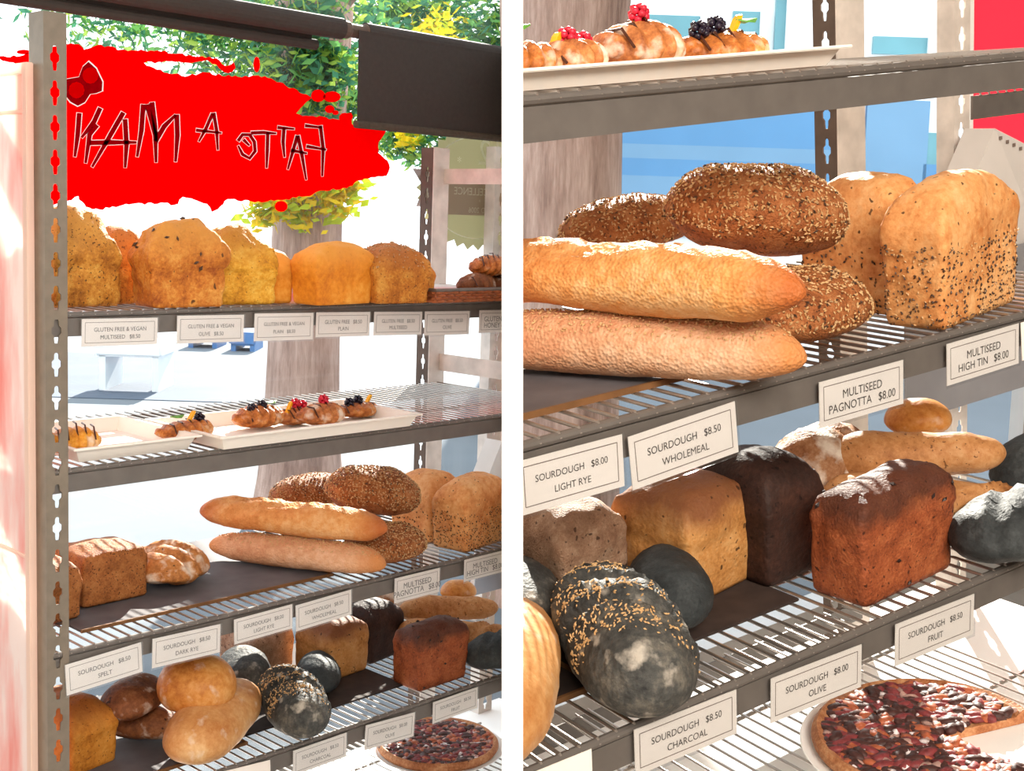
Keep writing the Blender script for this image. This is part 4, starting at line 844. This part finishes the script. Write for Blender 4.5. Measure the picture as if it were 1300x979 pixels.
main = [(86, 56), (100, 56), (107, 63), (120, 58.6), (137, 58.6), (154, 63), (171, 64), (200, 64), (223, 68.6), (257, 71.5), (275, 74), (287, 84), (297, 79), (299, 86), (290, 93), (278, 86), (262, 76), (240, 80), (206, 79), (183, 80), (195, 86), (217, 94), (240, 96), (262, 92), (286, 97), (320, 96), (340, 99), (363, 109), (377, 114), (396, 124), (386, 133), (376, 144), (389, 147), (414, 149), (431, 152), (434, 144), (446, 143), (447, 158), (489, 163), (487, 172), (480, 186), (480, 194), (492, 204), (495, 213), (491, 223), (480, 224), (463, 227), (450, 232), (440, 239), (406, 242), (397, 247), (363, 253), (348, 255), (320, 256), (289, 253), (280, 262), (269, 269), (263, 259), (243, 252), (232, 250), (226, 259), (200, 259), (160, 259), (126, 266), (110, 267), (100, 249), (86, 255), (60, 262), (20, 255), (8, 200), (12, 120), (-6, 96), (-6, 90), (34, 84), (8, 78), (-8, 72), (30, 70), (55, 60)]
bm = bmn(); pane_poly(bm, jag(main, 1.8, 3, 4), yd); mesh_obj('brush_stroke', bm, M_red, dec)
for (cx, cy, rx, ry) in ((404, 121.6, 9, 8), (421.5, 123, 11, 7), (418.7, 138.7, 6, 5), (426, 143, 4, 3), (357, 262, 8, 7), (30, 66, 9, 3), (326, 82, 4, 10)):
    bm = bmn(); pane_poly(bm, [(cx + rx * math.cos(a * .524), cy + ry * math.sin(a * .524)) for a in range(12)], yd); mesh_obj('paint_blot', bm, M_red, dec)
M_dred = plain('dark_red_ink', (134, 0, 8), 1.0, var=.1, scale=60, spec=0.0); M_lw = plain('white_outline', (250, 246, 250), .6, var=.01); M_lwf = film('white_film', (255, 255, 255))
def c1(p): return (p[0] * .286, p[1] * .286)
def c2(p): return (320 + p[0] * .286, p[1] * .286)
def ribbon(bm, pts, w_, y):
    pts = [Vector(p) for p in pts]; L_s, R_s = [], []
    for i, p in enumerate(pts):
        d = (pts[min(i + 1, len(pts) - 1)] - pts[max(0, i - 1)]).normalized(); n = Vector((-d.y, d.x)); k = w_ * (1.0 if i < len(pts) - 1 else .55); e = d * (w_ * .6) * (-1 if i == 0 else 1 if i == len(pts) - 1 else 0)
        L_s.append(p + n * k + e); R_s.append(p - n * k + e)
    pane_poly(bm, [tuple(q) for q in L_s + R_s[::-1]], y, .0004)
LET = {'N': [[c1(q) for q in l] for l in ([(352, 508), (345, 600), (333, 690)], [(443, 485), (418, 540), (366, 606)], [(428, 560), (398, 598), (381, 718)])],
 'A': [[c1(q) for q in l] for l in ([(545, 505), (490, 600), (412, 736)], [(556, 535), (562, 640), (556, 738)], [(405, 634), (500, 632), (600, 632)])],
 'M': [[c1(q) for q in l] for l in ([(636, 470), (628, 580), (610, 690)], [(655, 470), (690, 600), (693, 715)], [(676, 460), (688, 560), (694, 620)], [(694, 622), (730, 560), (775, 515)], [(785, 515), (788, 600), (780, 712)])],
 'small_A': [[c1(q) for q in l] for l in ([(942, 508), (915, 570), (885, 625)], [(950, 505), (962, 580), (967, 662)], [(875, 578), (980, 590)])],
 'O': [[(303, 178), (308, 171), (317, 171), (323, 180), (324, 192), (317, 201), (308, 196), (303, 186)], [(310, 178), (316, 184)]],
 'T': [[c2(q) for q in l] for l in ([(0, 590), (50, 588), (104, 592)], [(70, 592), (68, 670), (65, 742)])],
 'second_T': [[c2(q) for q in l] for l in ([(118, 566), (184, 572)], [(142, 572), (138, 630), (144, 694)])],
 'second_A': [[c2(q) for q in l] for l in ([(200, 606), (182, 670), (160, 748)], [(205, 606), (222, 690), (240, 794)], [(178, 668), (240, 680)])],
 'F': [[c2(q) for q in l] for l in ([(304, 562), (316, 660), (312, 778)], [(240, 558), (306, 566)], [(246, 650), (325, 664)])]}
for nm, lines in LET.items():
    wd = 3.9 if nm in ('N', 'A', 'M') else 3.0
    bm = bmn()
    for l in lines: ribbon(bm, l, wd, yd - .0012)
    o = mesh_obj('letter_outline', bm, M_lw, dec)
    bm = bmn()
    for l in lines: ribbon(bm, l, wd - 1.0, yd - .0024)
    mesh_obj('letter_fill', bm, M_dred, o)
bow = [c1(q) for q in ((262, 370), (290, 350), (330, 343), (350, 340), (368, 292), (395, 268), (430, 300), (460, 362), (458, 405), (430, 416), (402, 420), (378, 458), (345, 475), (310, 456), (285, 425))]
cx, cy = sum(q[0] for q in bow) / 15, sum(q[1] for q in bow) / 15
bm = bmn(); pane_poly(bm, bow, yd - .0012); o = mesh_obj('letter_outline', bm, M_lw, dec)
bm = bmn(); pane_poly(bm, [(cx + (a - cx) * .94, cy + (b - cy) * .94) for a, b in bow], yd - .0024); mesh_obj('letter_fill', bm, M_dred, o)
for q, r in ((c1((402, 335)), 10), (c1((340, 400)), 10)):
    bm = bmn(); pane_poly(bm, [(q[0] + r * math.cos(a * .524), q[1] + r * 1.05 * math.sin(a * .524)) for a in range(12)], yd - .0032); mesh_obj('letter_blot', bm, M_red, o)
# round award badge
M_bdg = film('badge_film', (206, 200, 170)); M_bdw = film('badge_print', (252, 252, 244))
bdg = empty('window_badge', Matrix.Translation(pane_pt((605, 236), yd))); tag(bdg, 'beige scalloped award badge with mirrored lettering on the window', 'decal')
n = 72; cxy = (607, 238)
tooth = [(cxy[0] + (80 - (7 if i % 2 else 0)) * .98 * math.cos(6.2832 * i / n), cxy[1] + (80 - (7 if i % 2 else 0)) * math.sin(6.2832 * i / n)) for i in range(n)]
def pane_clip(nm, pts, mat, y, par):
    bm = bmn(); pane_poly(bm, pts, y); return mesh_obj(nm, bm, mat, par, None, 'L')
WORLD[bdg.name] = Matrix.Translation(pane_pt((605, 236), yd))
pane_clip('disc', tooth, M_bdg, yd, bdg)
pane_clip('ribbon_tail', [(524, 214), (556, 216), (556, 262), (528.5, 262), (538, 238)], film('ribbon_film', (190, 176, 172)), yd - .001, bdg)
pane_clip('ribbon_band', [(556, 228), (690, 232), (690, 276), (556, 272)], film('ribbon_film2', (214, 200, 190)), yd - .001, bdg)
bm = bmn(); prism(bm, [(pane_pt((cxy[0] + 66 * math.cos(a * .1), cxy[1] + 66 * math.sin(a * .1)), yd).x, pane_pt((cxy[0] + 66 * math.cos(a * .1), cxy[1] + 66 * math.sin(a * .1)), yd).z) for a in range(63)], .0005, [[(pane_pt((cxy[0] + 64.6 * math.cos(a * .1), cxy[1] + 64.6 * math.sin(a * .1)), yd).x, pane_pt((cxy[0] + 64.6 * math.cos(a * .1), cxy[1] + 64.6 * math.sin(a * .1)), yd).z) for a in range(63)]], lambda x, v, k: (x, yd - .002 + k, v)); mesh_obj('ring', bm, M_bdw, bdg, None, 'L')
for tx, px_, sz in (('12', (622, 196), .085), ('EXCELLENCE', (603, 244), .024), ('ESTABLISHED 2006', (622, 268), .018), ('*', (582, 206), .03), ('*    *    *', (616, 257), .014)):
    P = pane_pt(px_, yd); bm = bmn(); text_bm(bm, tx, sz, lambda x, y: (P.x + x, yd - .0030, P.z + y), mirror=True); mesh_obj('lettering', bm, M_bdw, bdg, None, 'L')

# ------------------------------------------------------------------ roller blinds
M_blind = plain('blind_fabric', (52, 44, 40), .75, var=.12, scale=120, bump=.1); M_hem = plain('blind_hem', (70, 58, 46), .7, var=.2, scale=150)
yb = YW - .09
q1, q2 = pane_pt((320, 16), yb), pane_pt((443, 38), yb); q3, q4 = pane_pt((463, 39), yb), pane_pt((636, 74), yb)
zt1 = (q1.z + q2.z) / 2; zt2 = (q3.z + q4.z) / 2; zt_ = (zt1 + zt2) / 2; rt = .021
bA = empty('roller_blind', Matrix.Translation((q1.x, yb, zt_))); tag(bA, 'rolled up dark roller blind with a bare hem bar', 'blind')
WORLD[bA.name] = Matrix.Translation((q1.x, yb, zt_))
bm = bmn(); tube(bm, [(-1.2, yb, zt_), (q2.x - .02, yb, zt_)], rt, 20); mesh_obj('roll', bm, M_blind, bA, smooth=False)
hz = pane_pt((409, 56), yb); bm = bmn(); tube(bm, [(-1.2, yb + .02, hz.z), (hz.x, yb + .02, hz.z)], .0105, 12); mesh_obj('hem_bar', bm, M_blind, bA)
bm = bmn(); box(bm, (-1.2, yb + .019, hz.z), (hz.x - .01, yb + .021, zt_)); mesh_obj('cloth', bm, M_blind, bA)
bm = bmn(); tube(bm, [(q2.x - .02, yb, zt_), (q2.x - .005, yb, zt_), (q2.x, yb, zt_), (q3.x - .004, yb, zt_), (q3.x, yb, zt_)], [.018, .018, .014, .014, .018], 16); mesh_obj('bracket', bm, M_slotside, bA)
bB = empty('roller_blind', Matrix.Translation((q3.x, yb, zt_))); WORLD[bB.name] = Matrix.Translation((q3.x, yb, zt_)); tag(bB, 'half lowered dark roller blind hanging above the award badge', 'blind')
bm = bmn(); tube(bm, [(q3.x, yb, zt_), (q4.x + .3, yb, zt_)], rt * .95, 20); mesh_obj('roll', bm, M_blind, bB, None, 'L')
cb = pane_pt((446, 158), yb); bm = bmn(); box(bm, (cb.x, yb - .019, cb.z), (q4.x + .3, yb - .0175, zt_)); mesh_obj('cloth', bm, M_blind, bB, None, 'L')
bm = bmn(); tube(bm, [(cb.x - .004, yb - .018, cb.z), (q4.x + .3, yb - .018, cb.z)], .008, 12); mesh_obj('hem_bar', bm, M_hem, bB, None, 'L')

# ------------------------------------------------------------------ things beside the second rack
bmx = bmn(); za = ony('R', (1240, 121), .46)[2]; zb = ony('R', (1240, 151), .46)[2]
nbm = empty('shelf_beam', MR @ Matrix.Translation((xq2 + .036, .46, zb))); tag(nbm, 'short grey shelf beam with wires seen beside the pale slotted post', 'shelf')
box(bmx, (xq2 + .036, .455, zb), (xq2 + .6, .459, za)); mesh_obj('beam', bmx, M_beam, nbm, MR, 'R')
for i in range(16):
    bm = bmn(); x = xq2 + .05 + i * .02; tube(bm, [(x, .452, za), (x, .456, za + .006), (x, .75, za + .006)], .0017, 6); mesh_obj('wire', bm, M_wire, nbm, MR, 'R')
sp = [ony('R', q, .80) for q in ((1236, -120), (1400, -120), (1400, 330), (1236, 330))]
bm = bmn(); box(bm, (sp[0].x, .80, sp[3].z), (sp[1].x, .806, sp[0].z)); sg_ = empty('red_sign', MR); tag(sg_, 'glossy pink red board behind the paper bag', 'board'); mesh_obj('face', bm, M_reds, sg_, MR, 'R')
bm = bmn(); box(bm, (sp[0].x - .012, .797, sp[3].z), (sp[0].x, .81, sp[0].z)); mesh_obj('edge', bm, M_white, sg_, MR, 'R')
M_paper = plain('bag_paper', (206, 200, 196), .8, var=.05, scale=12, bump=.2)
def bag(s, pts, y, label):
    P = [ony(s, q, y) for q in pts]; t = empty('paper_bag', FR[s][2] @ Matrix.Translation(P[-1])); tag(t, label, 'bag'); bm = bmn()
    f0 = [bm.verts.new(p) for p in P]; c = sum(P, Vector()) / len(P); f1 = [bm.verts.new(p + Vector((0, .05, 0))) for p in P]; cc = bm.verts.new(c + Vector((0, -.012, 0))); n = len(P)
    for i in range(n): bm.faces.new((f0[i], f0[(i + 1) % n], cc)); bm.faces.new((f0[i], f1[i], f1[(i + 1) % n], f0[(i + 1) % n]))
    bm.faces.new(f1); mesh_obj('sack', bm, M_paper, t, FR[s][2], s)
    rnd = random.Random(3); bm = bmn()
    a, b = P[0], P[1]
    for k in range(9):
        p = a + (b - a) * (.06 + k * .1) - Vector((0, .003, .010 + .002 * rnd.random())); box(bm, p - Vector((.003, .0006, .0025)), p + Vector((.003, .0, .0025)))
    mesh_obj('printed_marks', bm, M_line, t, FR[s][2], s)
bag('R', [(1263, 163), (1345, 205), (1370, 330), (1225, 330), (1237, 225)], .40, 'crumpled pale paper bag with dotted print behind the big high tin loaf')
bag('L', [(637, 560), (665, 585), (672, 680), (608, 680), (618, 610)], .37, 'pale paper bag edge behind the high tin loaf at the partition')
M_steel = plain('end_sheet_steel', (150, 150, 156), .5, .3, .12, 8)
for s, pa, pb, lb in (('R', (1150, 470), (1420, 640), 'dull grey steel sheet behind the small baguettes of the postless rack'), ('L', (604, 728), (690, 800), 'dull grey steel sheet behind the small baguettes of the slotted post rack')):
    y = .388; A, B = ony(s, pa, y), ony(s, pb, y); bm = bmn(); box(bm, (A.x, y, ZS[s][4] + .008), (max(B.x, A.x + .1), y + .003, ZS[s][3] - .03)); tag(mesh_obj('steel_sheet', bm, M_steel, mw=FR[s][2], clip=s), lb, 'panel')
